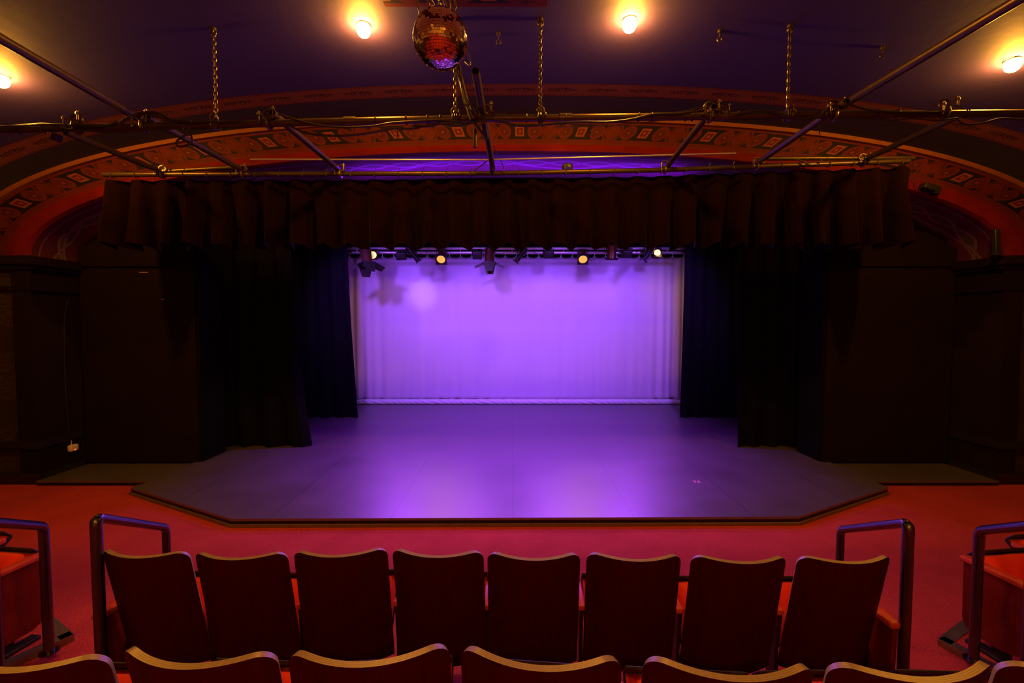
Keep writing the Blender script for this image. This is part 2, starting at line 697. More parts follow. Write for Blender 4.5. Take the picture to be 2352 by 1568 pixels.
def strip(mb, A, B, mi=0, u=None, v0=0.0, v1=1.0):
    n = len(A)
    vs = list(A) + list(B)
    fs, uvs = [], []
    for i in range(n - 1):
        fs.append((i, i + 1, n + i + 1, n + i))
        if u:
            uvs.append([(u[i], v0), (u[i + 1], v0), (u[i + 1], v1), (u[i], v1)])
    mb.add(vs, fs, mi, uvs if u else None)


def at_y(pts, y):
    return [(x, y, z) for x, z in pts]


YB = -5.0                     # rear of the hall
va = arc(VAULT)
ul = arclen(va)
mb = MB()
ribbon0, ribbon1 = 4.80, 5.06
strip(mb, at_y(va, YB), at_y(va, 3.0), 3)  # unseen rear vault, given ochre paint to bounce gold onto the mirror ball


def ribbon_y(y0):
    return [(x, y0 + (0.17 if x < 0 else 0.04) * (x / 5.8) ** 2, z) for x, z in va]


strip(mb, at_y(va, 3.0), ribbon_y(ribbon0), 0)
strip(mb, ribbon_y(ribbon1), at_y(va, YF + 0.02), 1)
strip(mb, ribbon_y(ribbon0), ribbon_y(ribbon1), 2, ul)
struct(mb.build('ceiling', [M['ceiling'], M['cove_green'], M['ribbon'], M['rear_bounce']]), 'dark plum vaulted ceiling with a painted scroll ribbon along its front', 'ceiling')

# painted frame on the ceiling above the mirror ball
mb = MB()
zc = vault_z(0.0) - 0.012
pa, pb = Z(1040, 16, zc), Z(1256, 16, zc)
x0, x1, y1_ = -1.0, pb.x, pb.y
for (ax, ay, bx, by) in ((x0, y1_ - 0.20, x1, y1_), (x1 - 0.20, y1_ - 1.6, x1, y1_ - 0.2), (x0, y1_ - 1.6, x0 + 0.2, y1_ - 0.2), (x0, y1_ - 1.8, x1, y1_ - 1.6)):
    wx = bx - ax
    wy = by - ay
    lng = wx > wy
    vs = [(ax, ay, zc), (bx, ay, zc), (bx, by, zc), (ax, by, zc)]
    uv = [(0, 0), (wx, 0), (wx, 1), (0, 1)] if lng else [(0, 0), (0, 1), (wy, 1), (wy, 0)]
    mb.add(vs, [(0, 1, 2, 3)], 0, [uv])
    mb.add([(a, b, c + 0.05) for a, b, c in vs] + vs, [(0, 1, 2, 3), (0, 1, 5, 4), (1, 2, 6, 5), (2, 3, 7, 6), (3, 0, 4, 7)], 1)
struct(mb.build('trim_1', [M['band'], M['red_line']], smooth=0), 'painted red border framing a rectangle on the ceiling above the mirror ball', 'ceiling border')

# front wall: painted band around the arch, stone cheeks below
si, ou, inn = arc(STRIP), va, arc(INNER)
mb = MB()
strip(mb, at_y(ou, YF), at_y(si, YF), 0, ul)
for xs, xe in ((VAULT[0] - VAULT[1], JL), (JR, VAULT[0] + VAULT[1])):
    mb.add([(xs, YF, 0), (xe, YF, 0), (xe, YF, ZS), (xs, YF, ZS)], [(0, 1, 2, 3)], 1)
struct(mb.build('wall_front', [M['band'], M['stone']]), 'wall around the stage arch, painted with red roundels and dark squares', 'wall')

mb = MB()
k = 0.045
o2 = [(x + (VAULT[0] - x) * 0.006, z - k) for x, z in ou]
strip(mb, at_y(ou, YF - 0.05), at_y(o2, YF - 0.05))
strip(mb, at_y(o2, YF - 0.05), at_y(o2, YF))
struct(mb.build('trim_2', M['orange_line'], smooth=60), 'thin orange moulding along the outer curve of the stage arch', 'moulding')

mb = MB()
prof = []
for f, dy in ((0.0, 0.0), (0.10, -0.035), (0.5, -0.05), (0.9, -0.03), (1.0, 0.03)):
    prof.append([(sx + (ix - sx) * f, YF + dy, sz + (iz - sz) * f) for (sx, sz), (ix, iz) in zip(si, inn)])
for a, b in zip(prof, prof[1:]):
    strip(mb, a, b)
struct(mb.build('trim_3', M['red_line'], smooth=60), 'deep red moulding along the inner curve of the stage arch', 'moulding')

YS = 6.20                     # the masking flats close the arch here
mb = MB()
strip(mb, at_y(inn, YF + 0.02), at_y(inn, YS + 0.35), 0, arclen(inn))
struct(mb.build('ceiling_arch', M['soffit'], smooth=60), 'painted lattice underside of the stage arch glowing violet', 'arch soffit')

for side, xj in (('left', JL), ('right', JR)):
    sg = -1 if side == 'left' else 1
    mb = MB()
    mb.box((xj + sg * 0.05, (YF + YS + 0.4) / 2 + 0.005, ZS / 2), (0.10, YS + 0.4 - YF - 0.01, ZS))
    # pilaster strip at the corner
    mb.box((xj + sg * 0.10, YF - 0.012, ZS / 2), (0.24, 0.024, ZS))
    struct(mb.build('wall_jamb_' + side, M['black_paint'], smooth=0), 'black return wall at the %s end of the stage arch' % side, 'wall')
    for nm, z0, z1, dp in (('cornice', 2.76, 2.86, 0.10), ('frieze', 2.44, 2.49, 0.035), ('dado', 0.46, 0.55, 0.045)):
        mb = MB()
        xo = VAULT[0] + sg * VAULT[1]
        xi = xj - sg * dp
        poly = [(xo, YF), (xo, YF - dp), (xi, YF - dp), (xi, YS - 0.02), (xj, YS - 0.02), (xj, YF)]
        mb.prism(poly, z0, z1)
        if nm == 'cornice':
            mb.prism([(xo, YF), (xo, YF - dp * .6), (xj - sg * dp * .6, YF - dp * .6), (xj - sg * dp * .6, YS - .02), (xj, YS - .02), (xj, YF)], z0 - 0.05, z0)
        struct(mb.build('trim_%d' % (4 + ['cornice', 'frieze', 'dado'].index(nm) + (0 if side == 'left' else 3)), M['black_paint'] if nm != 'dado' else M['fascia'], smooth=0),
               '%s moulding running round the %s arch corner' % ({'cornice': 'black ledge', 'frieze': 'thin upper', 'dado': 'brown dado'}[nm], side), 'moulding')
    mb = MB()
    xo = VAULT[0] + sg * VAULT[1]
    xi = xj - sg * 0.03
    mb.prism([(xo, YF), (xo, YF - 0.03), (xi, YF - 0.03), (xi, YS - 0.02), (xj, YS - 0.02), (xj, YF)], 0, 0.14)
    struct(mb.build('baseboard_' + side, M['fascia'], smooth=0), 'black skirting along the wall beside the %s stage wing' % side, 'baseboard')
    mb = MB()
    mb.box((xo + sg * 0.05, (YB + YF) / 2, ZS / 2), (0.1, YF - YB, ZS))
    struct(mb.build('wall_' + side, M['side_wall']), 'brown side wall of the hall, %s side' % side, 'wall')

mb = MB()
pts = [(VAULT[0] - VAULT[1], 0.0)] + va + [(VAULT[0] + VAULT[1], 0.0)]
mb.prism(pts, YB - 0.1, YB, 'Y')
struct(mb.build('wall_back', M['rear_bounce'], smooth=0), 'brown rear wall of the hall behind the audience', 'wall')

mb = MB()
mb.box((0.1, (YB + 11.4) / 2, -0.05), (14.2, 11.4 - YB + 0.4, 0.1))
struct(mb.build('floor', M['carpet'], smooth=0), 'red carpet in front of the stage', 'floor')
mb = MB()
mb.box((0.1, (YB + 1.80) / 2, 0.105), (13.6, 1.80 - YB, 0.208))
struct(mb.build('floor_step', M['carpet'], smooth=0), 'carpeted step that carries the second row of seats', 'floor')
mb = MB()
mb.box((0.1, (YB + 0.72) / 2, 0.315), (13.6, 0.72 - YB, 0.21))
struct(mb.build('floor_step', M['carpet'], smooth=0), 'carpeted upper step behind the second row of seats', 'floor')

# stage house
for nm, c, s_, lb in (('wall_stage_left', (-6.55, 8.95, 2.6), (0.1, 4.7, 5.2), 'black side wall inside the stage, left'),
                      ('wall_stage_right', (6.65, 8.95, 2.6), (0.1, 4.7, 5.2), 'black side wall inside the stage, right'),
                      ('wall_stage_back', (0.05, 11.30, 2.6), (13.2, 0.1, 5.2), 'black wall behind the white cloth'),
                      ('ceiling_stage', (0.05, 8.95, 5.2), (13.2, 4.8, 0.1), 'black ceiling over the stage')):
    mb = MB()
    mb.box(c, s_)
    struct(mb.build(nm, M['black_paint'], smooth=0), lb, nm.split('_')[0])
# rear face of the proscenium above the soffit
mb = MB()
top = [(x, YS + 0.36, z) for x, z in inn]
strip(mb, top, [(x, YS + 0.36, 5.2) for x, z in inn])
struct(mb.build('wall_rear_arch', M['black_paint'], smooth=0), 'black rear face of the wall over the stage arch', 'wall')

# ------------------------------------------------------------------ stage platform
ZD = 0.09
t = thing('stage_platform', 'low black stage deck with angled front corners and brown kick trim', 'stage', (0, 5.5, 0))
cor = [Z(300, 1119, ZD), Z(530, 1191, ZD), Z(1835, 1186, ZD), Z(2040, 1119, ZD)]
poly = [(-4.45, 5.46)] + [(p.x, p.y) for p in cor] + [(4.45, 5.46), (4.45, 6.62), (6.45, 6.62), (6.45, 11.2), (-6.35, 11.2), (-6.35, 6.62), (-4.45, 6.62)]
mb = MB()
mb.prism(poly, 0.066, ZD)
d = mb.build('deck', M['deck'], t, smooth=0)
d.location = (0, -5.5, 0)


def inset(pl, d):
    cx = 0.0
    out = []
    n = len(pl)
    for i in range(n):
        p0, p1, p2 = Vector(pl[i - 1]), Vector(pl[i]), Vector(pl[(i + 1) % n])
        e1, e2 = (p1 - p0).normalized(), (p2 - p1).normalized()
        n1, n2 = Vector((-e1.y, e1.x)), Vector((-e2.y, e2.x))
        m_ = n1 + n2
        m_ = m_ / max(0.3, m_.length_squared) * 2
        out.append(p1 + m_ * d)
    return [(q.x, q.y) for q in out]


mb = MB()
mb.prism(inset(poly, 0.004), 0.030, 0.066)
d = mb.build('fascia', M['fascia'], t, smooth=0)
d.location = (0, -5.5, 0)
mb = MB()
mb.prism(inset(poly, -0.012), 0.0, 0.031)
d = mb.build('kick_trim', M['brown_trim'], t, smooth=0)
d.location = (0, -5.5, 0)
for sg, side in ((-1, 'left'), (1, 'right')):
    xa = JL + 0.034 if sg < 0 else JR - 0.034
    a = Z(180, 1105, 0.06).y
    t = thing('wing_platform', 'low dark platform between the stage deck and the %s arch wall' % side, 'platform', (sg * 5.2, 5.8, 0))
    mb = MB()
    x0, x1 = sorted((xa, sg * 4.475))
    mb.box(((x0 + x1) / 2, (a + 6.60) / 2, 0.052), (x1 - x0, 6.60 - a, 0.02))
    o = mb.build('deck', M['deck'], t, smooth=0)
    o.location = (-sg * 5.2, -5.8, 0)
    mb = MB()
    mb.box(((x0 + x1) / 2, (a + 6.60) / 2 + 0.005, 0.021), (x1 - x0, 6.60 - a - 0.01, 0.042))
    o = mb.build('fascia', M['fascia'], t, smooth=0)
    o.location = (-sg * 5.2, -5.8, 0)

# spike mark
mb = MB()
p = Z(1600, 1106, ZD)
for a in (0.5, -0.9):
    mb.box((0, 0, 0.0015), (0.10, 0.018, 0.001), Euler((0, 0, a)))
tag(mb.build('spike_mark', M['pink_tape'], loc=(p.x, p.y, ZD), smooth=0), 'small pink tape cross stuck on the stage deck', 'tape mark')

# ------------------------------------------------------------------ masking flats in the arch
for sg, side in ((-1, 'left'), (1, 'right')):
    t = thing('masking_flat', 'tall black flat closing the %s end of the stage arch' % side, 'flat', (sg * 5.1, YS, ZD))
    xe = W(450, 800, YS).x if sg < 0 else W(1898, 800, YS).x
    top = []
    for x, z in inn:
        if (sg < 0 and x <= xe) or (sg > 0 and x >= xe):
            top.append((x - sg * 0.03, z - 0.03))
    pts = top + ([(xe, top[-1][1]), (xe, ZD + .001), (JL + 0.03, ZD + .001)] if sg < 0 else [(JR - 0.03, ZD + .001), (xe, ZD + .001), (xe, top[0][1])])
    mb = MB()
    mb.prism(pts, YS, YS + 0.04, 'Y')
    o = mb.build('panel', M['black_paint'], t, smooth=0)
    o.location = (-sg * 5.1, -YS, -ZD)
    mb = MB()
    z0 = W(300, 612, YS).z
    xo = JL + 0.05 if sg < 0 else JR - 0.05
    xm = xe - 0.24 * (1 if sg < 0 else -1)
    mb.box(((xo + xm) / 2, YS - 0.02, z0 + 0.13), (abs(xm - xo), 0.04, 0.26))
    o = mb.build('header_board', M['black_paint'], t, smooth=0)
    o.location = (-sg * 5.1, -YS, -ZD)
    mb = MB()
    mb.box((xe - sg * 0.02, YS + 0.27, ZD + 1.7), (0.04, 0.5, 3.39))
    o = mb.build('return_panel', M['velvet'], t, smooth=0)
    o.location = (-sg * 5.1, -YS, -ZD)

# small orange reflections on the left flat, painted as thin strips
for x, y, sx, sz, lb in ((330, 625, 0.125, 0.010, 'longest orange painted reflection near the top of the left black flat'), (374, 687, 0.05, 0.008, 'short orange painted reflection midway up the left black flat')):
    p = W(x, y, YS)
    mb = MB()
    mb.box((0, -0.0015, 0), (sx, 0.003, sz))
    tag(mb.build('reflection_mark', M['tape'], loc=p, smooth=0), lb, 'tape')


# ------------------------------------------------------------------ curtains
def curtain(name, x0, x1, y, z0, z1, pleat, amp, mat, label, cat, flare=None, parent=None, nz=14, amp_top=1.0, amp_bot=1.0, topz=None, edge=None, hem=0.0, seed=1, thick=0.012):
    rr = random.Random(seed)
    ph = rr.random() * 6
    n = int((x1 - x0) / pleat * 12) + 12
    jit = [rr.uniform(-.5, .5) for _ in range(400)]
    mb = MB()
    fr, bk = [], []
    for j in range(nz + 1):
        v = j / nz
        for i in range(n + 1):
            u = i / n
            x = x0 + (x1 - x0) * u
            s_ = x / pleat
            k = int(math.floor(s_))
            a = amp * (edge(x) if edge else 1.0) * (amp_bot + (amp_top - amp_bot) * v) * (0.75 + 0.5 * jit[k % 400])
            wv = math.sin(2 * PI * s_ + ph + jit[(k * 3) % 400] * 0.6 * (1 - v))
            wv = math.copysign(abs(wv) ** 0.75, wv) + 0.25 * math.sin(2 * PI * s_ * 2.3 + ph)
            zt = (topz(x) if topz else z1)
            zb = z0 + hem * (0.5 + 0.5 * wv)
            z = zb + (zt - zb) * v
            xx = x + (flare(u, v) if flare else 0)
            fr.append((xx, y - a * wv, z))
            bk.append((xx, y - a * wv + thick, z))
    N = len(fr)
    fs = []
    for j in range(nz):
        for i in range(n):
            a = j * (n + 1) + i
            fs.append((a, a + 1, a + n + 2, a + n + 1))
            fs.append((N + a + n + 1, N + a + n + 2, N + a + 1, N + a))
    for j in range(nz):
        for i in (0, n):
            a = j * (n + 1) + i
            fs.append((a, a + n + 1, N + a + n + 1, N + a))
    for i in range(n):
        for j in (0, nz):
            a = j * (n + 1) + i
            fs.append((a, a + 1, N + a + 1, N + a))
    mb.add(fr + bk, fs)
    o = mb.build(name, mat, parent, loc=((x0 + x1) / 2, y, z0), world=True, smooth=70)
    if label:
        tag(o, label, cat)
    return o


ZL = ZD + 0.004
Yn, Yf = 6.98, 9.12
xa = W(666, 800, Yn).x
xb = W(1689, 800, Yn).x
curtain('leg_curtain', -5.9, xa, Yn, ZL, 4.3, 0.30, 0.06, M['velvet'], 'black velvet leg curtain, flared at its foot, nearest the left flat', 'curtain',
        flare=lambda u, v: (0.29 * (1 - v) ** 2.2) * max(0, (u - 0.72) / 0.28), seed=3, nz=18)
curtain('leg_curtain', xb, 6.0, Yn, ZL, 4.3, 0.30, 0.06, M['velvet'], 'black velvet leg curtain nearest the right flat', 'curtain',
        flare=lambda u, v: 0.05 * (1 - v) ** 2 * max(0, (0.3 - u) / 0.3), seed=5, nz=18)
xa = W(797, 600, Yf).x
xb = W(1571, 800, Yf).x
curtain('leg_curtain', -5.9, xa, Yf, ZL, 4.3, 0.26, 0.05, M['velvet'], 'black velvet leg curtain framing the left edge of the white cloth', 'curtain',
        flare=lambda u, v: 0.18 * (1 - v) ** 1.6 * max(0, (u - 0.7) / 0.3), seed=8, nz=18)
curtain('leg_curtain', xb, 6.0, Yf, ZL, 4.3, 0.26, 0.05, M['velvet'], 'black velvet leg curtain framing the right edge of the white cloth', 'curtain',
        flare=lambda u, v: -0.05 * (1 - v) ** 2 * max(0, (0.3 - u) / 0.3), seed=9, nz=18)

# bars that carry the leg curtains
for y in (Yn, Yf):
    mb = MB()
    mb.tube([(-6.2, y, 4.33), (6.3, y, 4.33)], 0.03, 12)
    for x in (-4.6, 0.0, 4.6):
        mb.tube([(x, y, 4.33), (x, y, 5.16)], 0.006, 6)
    tag(mb.build('curtain_bar', M['black_metal'], loc=(0, y, 4.33), world=True), 'black bar over the stage carrying the %s leg curtains' % ('nearer' if y == Yn else 'farther'), 'bar')

# ------------------------------------------------------------------ white cloth at the back (cyclorama)
YC = 10.62
ztop = W(1180, 589, YC).z
zbot = W(1180, 928, YC).z
xL, xR = -4.35, 4.40
t = thing('cyclorama', 'large white backcloth lit violet at the back of the stage', 'backcloth', (0, YC, ZD))
mb = MB()
n, nz = 420, 40
vs, fs = [], []
zh = W(1180, 916, YC).z
for j in range(nz + 1):
    v = j / nz
    for i in range(n + 1):
        u = i / n
        x = xL + (xR - xL) * u
        ez = max(0, abs(x - 0.05) - 3.0) / 1.3
        amp = 0.013 * (1 - v) ** 1.1 * (0.4 + 0.6 * math.sin(x * 1.3) ** 2) + 0.05 * min(1, ez) ** 1.2 * (1 - 0.35 * v)
        wv = math.sin(x * 31 + 1.5 * math.sin(x * 3.1)) * 0.6 + math.sin(x * 17.3 + 2) * 0.7
        wide = math.sin(x * 11.0 + 1.2) * min(1, ez) * 0.02
        tie = abs(math.sin(PI * (x - xL) / 0.262))
        zt = ztop - 0.032 * tie * max(0, (v - 0.9) / 0.1)
        vs.append((x, YC - amp * wv - wide - 0.01 * math.sin(v * 9 + x), zh + (zt - zh) * v))
for j in range(nz):
    for i in range(n):
        a = j * (n + 1) + i
        fs.append((a, a + 1, a + n + 2, a + n + 1))
mb.add(vs, fs)
o = mb.build('cloth', M['cyc'], t, smooth=80)
o.location = (0, -YC, -ZD)
sol = o.modifiers.new('thickness', 'SOLIDIFY')
sol.thickness = 0.004
mb = MB()
vs, fs = [], []
n = 500
prof = 9
for i in range(n + 1):
    x = xL + (xR - xL) * i / n
    for k in range(prof):
        a = -0.5 * PI + PI * k / (prof - 1)
        cr = 0.012 * math.sin(x * 37 + k * 1.7 + 3 * math.sin(x * 5)) + 0.008 * math.sin(x * 83 + k * 2.9)
        rad = 0.055
        vs.append((x, YC - 0.005 - (0.05 + cr) * math.cos(a), (zh + ZD + .002) / 2 + (zh - ZD - .006) / 2 * math.sin(a)))
for i in range(n):
    for k in range(prof - 1):
        a = i * prof + k
        fs.append((a, a + 1, a + prof + 1, a + prof))
mb.add(vs, fs)
o = mb.build('hem', M['hem'], t, smooth=80)
o.location = (0, -YC, -ZD)
tie0 = None
for i in range(int((xR - xL) / 0.262) + 1):
    x = xL + 0.262 * i
    if tie0 is None:
        mb = MB()
        mb.tube([(0, 0, -0.03), (0, -0.006, 0.02), (0, 0, 0.075)], 0.007, 6)
        mb.torus((0, -0.004, -0.02), 0.016, 0.005, (0, 1, 0), 8, 5)
        tie0 = mb.build('tie', M['hem'], t)
    else:
        o = tie0.copy()
        C.objects.link(o)
    o = tie0 if i == 0 else o
    o.parent = t
    o.location = (x, -0.004, ztop - ZD + 0.01)
mb = MB()
mb.tube([(-4.6, YC, ztop + 0.075), (4.65, YC, ztop + 0.075)], 0.025, 12)
for x in (-3.6, 0.0, 3.6):
    mb.tube([(x, YC, ztop + 0.075), (x, YC, 5.16)], 0.006, 6)
tag(mb.build('cloth_bar', M['black_metal'], loc=(0, YC, ztop + .075), world=True), 'dark bar from which the white backcloth hangs', 'bar')

# ------------------------------------------------------------------ stage lighting bar and lanterns
YL = 9.62
bz1, bz2 = W(1180, 580, YL).z, W(1180, 570, YL).z
t = thing('lighting_ladder_bar', 'silver twin-tube lighting bar above the white backcloth', 'lighting bar', (0, YL, bz1))
for zz, nm in ((0, 'tube'), (bz2 - bz1, 'tube')):
    mb = MB()
    mb.pipe([(-4.9, 0, zz), (4.95, 0, zz)], 0.030, 0.025, 14)
    mb.build(nm, M['silver'], t)
for x in [-4.4 + 1.1 * i for i in range(9)]:
    mb = MB()
    mb.tube([(x, 0, 0), (x, 0, bz2 - bz1)], 0.012, 8)
    mb.build('rung', M['silver'], t)
for x in (-3.3, 0.0, 3.3):
    mb = MB()
    mb.tube([(x, 0, bz2 - bz1), (x, 0, 5.16 - bz1)], 0.006, 6)
    mb.build('suspension_wire', M['black_metal'], t)


def lantern(px, py, direc, kind, label, size=1.0, lens='dark', bar_dz=0.0, y=YL - 0.10):
    """a lantern hung from the bar; its axis is local -Z turned to direc"""
    top = W(px, py, y)
    names = {'fresnel': 'fresnel_lantern', 'spot': 'spot_lantern', 'profile': 'profile_lantern', 'flood': 'flood_box'}
    t = thing(names[kind], label, 'stage light', top)
    dv = Vector(direc).normalized()
    q = dv.to_track_quat('-Z', 'Y')
    if abs(dv.z) > 0.97:
        q = Quaternion((0, 0, 1), 0) @ q

    def put(mbx, name, mat, smooth=40):
        mbx.v = [q @ v for v in mbx.v]
        return mbx.build(name, mat, t, smooth=smooth)
    r = 0.085 * size
    if kind == 'flood':
        b_ = MB()
        b_.box((0, 0, 0), (0.20 * size, 0.14, 0.16), bev=0.012)
        for k in range(4):
            b_.box((-0.07 + 0.046 * k, 0.0, 0.085), (0.012, 0.12, 0.02))
        put(b_, 'body', M['black_metal'])
        b_ = MB()
        b_.box((0, 0, -0.083), (0.19 * size, 0.13, 0.008))
        put(b_, 'lens', M['violet_glass'])
        b_ = MB()
        hw = 0.10 * size
        b_.tube([(-hw - .012, 0, 0), (-hw - .012, 0.0, 0.12), (hw + .012, 0.0, 0.12), (hw + .012, 0, 0)], 0.008, 6)
        b_.build('yoke', M['black_metal'], t)
        yoke_top = 0.12
    else:
        L = {'fresnel': 0.34, 'spot': 0.30, 'profile': 0.46}[kind] * size
        rr = {'fresnel': 1.0, 'spot': 1.0, 'profile': 0.8}[kind] * r
        b_ = MB()
        if kind == 'profile':
            b_.tube([(0, 0, L * .45), (0, 0, L * .40), (0, 0, L * .1), (0, 0, L * .08), (0, 0, -L * .40)], rr, 18, radii=[rr * .7, rr * 1.15, rr * 1.15, rr * .85, rr * .8])
            for k in range(4):
                b_.tube([(0, 0, L * (.34 - .06 * k)), (0, 0, L * (.34 - .06 * k) - .008)], rr * 1.22, 18)
            b_.box((0, 0, -L * .42), (rr * 2.3, rr * 2.3, 0.025), bev=0.008)
        elif kind == 'spot':
            b_.tube([(0, 0, L * .5), (0, 0, L * .42), (0, 0, -L * .36), (0, 0, -L * .42)], rr, 20, radii=[rr * .6, rr, rr, rr * 1.12])
            for k in range(3):
                b_.tube([(0, 0, L * (.30 - .1 * k)), (0, 0, L * (.30 - .1 * k) - .01)], rr * 1.05, 20)
        else:
            b_.tube([(0, 0, L * .5), (0, 0, L * .44), (0, 0, -L * .30), (0, 0, -L * .34)], rr, 20, radii=[rr * .7, rr, rr, rr * 1.1])
            for k in range(5):
                a = 2 * PI * k / 5
                b_.box((rr * 1.02 * math.cos(a), rr * 1.02 * math.sin(a), L * .1), (0.012, 0.012, L * .5), Euler((0, 0, a)))
        put(b_, 'body', M['bronze_can'] if kind in ('fresnel', 'spot') else M['black_metal'])
        fz = -L * .42
        if kind == 'spot':
            b_ = MB()
            s_ = rr * 1.22
            b_.box((0, s_, fz - .01), (2 * s_ + .02, 0.016, 0.03))
            b_.box((0, -s_, fz - .01), (2 * s_ + .02, 0.016, 0.03))
            b_.box((s_, 0, fz - .01), (0.016, 2 * s_, 0.03))
            b_.box((-s_, 0, fz - .01), (0.016, 2 * s_, 0.03))
            ring = [(rr * 1.0 * math.cos(2 * PI * k / 20), rr * 1.0 * math.sin(2 * PI * k / 20)) for k in range(20)]
            sq = []
            for a, c in ring:
                f = s_ / max(abs(a), abs(c))
                sq.append((a * f, c * f))
            vs = [(a, c, fz - .008) for a, c in ring] + [(a, c, fz - .008) for a, c in sq]
            b_.add(vs, [(k, (k + 1) % 20, 20 + (k + 1) % 20, 20 + k) for k in range(20)])
            put(b_, 'filter_frame', M['black_metal'])
        b_ = MB()
        lz = {'spot': fz - .002, 'profile': -L * .455, 'fresnel': -L * .36}[kind]
        b_.ball((0, 0, lz), rr * (1.0 if kind != 'profile' else .8), 20, 8, 0, (1, 1, 0.18))
        put(b_, 'lens', {'amber': M['amber_lens'], 'hot': M['amber_hot'], 'dark': M['violet_glass']}[lens])
        if kind == 'fresnel':
            b_ = MB()
            s_ = rr * 1.25
            b_.box((0, 0, -L * .33), (2 * s_, 2 * s_, 0.03), bev=0.006)
            put(b_, 'barn_door_frame', M['black_metal'])
            for k in range(4):
                a = k * PI / 2
                b_ = MB()
                hw, tw, ln, op = s_, s_ * 0.62, 0.17 * size, 0.55 if k % 2 == 0 else 0.12
                z0 = -L * .35
                P = [(-hw, s_, z0), (hw, s_, z0), (tw, s_ + ln * math.sin(op), z0 - ln * math.cos(op)), (-tw, s_ + ln * math.sin(op), z0 - ln * math.cos(op))]
                if k % 2 == 0:
                    op = 1.15
                    P = [(-hw, s_, z0), (hw, s_, z0), (tw * 1.3, s_ + ln * math.sin(op), z0 - ln * math.cos(op)), (-tw * 1.3, s_ + ln * math.sin(op), z0 - ln * math.cos(op))]
                P = [Vector(p) for p in P]
                nn = (P[1] - P[0]).cross(P[3] - P[0]).normalized() * 0.004
                b_.add([p - nn for p in P] + [p + nn for p in P], [(0, 1, 2, 3), (7, 6, 5, 4), (0, 1, 5, 4), (1, 2, 6, 5), (2, 3, 7, 6), (3, 0, 4, 7)])
                rm = Matrix.Rotation(a + PI / 2, 3, 'Z')
                b_.v = [rm @ v for v in b_.v]
                put(b_, 'barn_door', M['black_metal'], 0)
        b_ = MB()
        hw = rr * 1.2
        b_.tube([(-hw, 0, 0), (-hw, 0, L * .42), (hw, 0, L * .42), (hw, 0, 0)], 0.009, 6)
        b_.build('yoke', M['black_metal'], t)
        yoke_top = L * .42
    # clamp from the yoke back to the bar
    b_ = MB()
    tgt = Vector((0, YL - y, bz1 + bar_dz - top.z))
    b_.tube([(0, 0, yoke_top), tgt + Vector((0, 0, 0.035))], 0.012, 8)
    b_.torus(tgt, 0.042, 0.011, (1, 0, 0), 14, 6)
    b_.build('clamp', M['black_metal'], t)
    return t


lantern(842, 592, (0.18, -0.25, -1), 'fresnel', 'largest black barn-door lantern, at the left end of the silver bar', 1.25, y=YL - 0.36)
lantern(857, 584, (0.25, -1, -0.25), 'spot', 'lit amber lantern half hidden behind the left barn-door lantern', 0.85, 'hot')
lantern(922, 588, (0, 0.3, -1), 'flood', 'black flood box left of the slanted spot on the silver bar')
lantern(949, 584, (0.62, 0.1, -0.78), 'profile', 'slanted slim lantern pointing down between flood box and amber spot', 0.95)
lantern(1015, 588, (-0.02, -0.78, -0.6), 'spot', 'amber-lit spot lantern left of the middle barn-door lantern', 1.05, 'amber')
lantern(1096, 586, (0, 0.3, -1), 'flood', 'black flood box beside the middle barn-door lantern', 0.95)
lantern(1124, 590, (0, -0.12, -1), 'fresnel', 'bronze barn-door lantern at the middle of the silver bar', 1.15)
lantern(1196, 586, (-0.6, 0.1, -0.8), 'profile', 'slanted slim lantern just right of the middle barn-door lantern', 0.9)
lantern(1260, 584, (0, 0.3, -1), 'flood', 'black flood box left of the right-hand amber spot lantern', 0.95)
lantern(1338, 588, (-0.05, -0.78, -0.6), 'spot', 'amber-lit spot lantern on the right half of the silver bar', 1.05, 'amber')
lantern(1405, 578, (0.0, 0.25, -1), 'spot', 'dark upright spot lantern between amber spot and right flood box', 1.1)
lantern(1440, 583, (0, 0.3, -1), 'flood', 'black flood box nearest the right end of the silver bar')
lantern(1487, 583, (-0.55, -0.2, -0.8), 'profile', 'dark slanted lantern beside the lit lamp at the right end', 0.9, y=YL - 0.34)
lantern(1510, 577, (-0.35, -1, -0.45), 'spot', 'lit amber lantern at the right end of the silver bar', 0.75, 'hot')
for p, tx in ((W(850, 590, YL - .25), -4.0), (W(1512, 586, YL - .25), 4.0)):
    lamp('SPOT', 'side_amber_light', p, (tx, 10.6, 2.9), 15, (1.0, 0.55, 0.18), 0.05, 90, 1.0)
lamp('SPOT', 'amber_beam', W(1015, 600, YL - .3), (-1.2, 4.5, 0.0), 60, (1.0, 0.42, 0.20), 0.08, 34, 1.0)
lamp('SPOT', 'amber_beam', W(1338, 600, YL - .3), (1.1, 4.5, 0.0), 60, (1.0, 0.42, 0.20), 0.08, 34, 1.0)

# cables looped on the silver bar
for pts, lb in (([(975, 574), (990, 592), (1003, 596), (1015, 590)], 'thin cable looping beside the left amber spot'),
                ([(1347, 585), (1355, 597), (1365, 596), (1374, 588)], 'thin cable looping beside the right amber spot'),
                ([(1221, 572), (1232, 583), (1247, 587), (1262, 583), (1266, 571)], 'thin cable looping over the flood box on the silver bar')):
    mb = MB()
    mb.tube(smoothpath([W(x, y, YL - 0.06) for x, y in pts], 6), 0.006, 6)
    tag(mb.build('lantern_cable', M['cable'], loc=W(*pts[0], YL - .06), world=True), lb, 'cable')

# ------------------------------------------------------------------ pipe grid above the front of the stage
YM, YV = 3.80, 5.12
PR = 0.029
mainpix = [(-230, 301), (0, 297), (400, 289), (784, 279), (1100, 272), (1568, 268), (2000, 262), (2352, 260), (2600, 259)]
mainw = [W(x, y, YM) for x, y in mainpix]


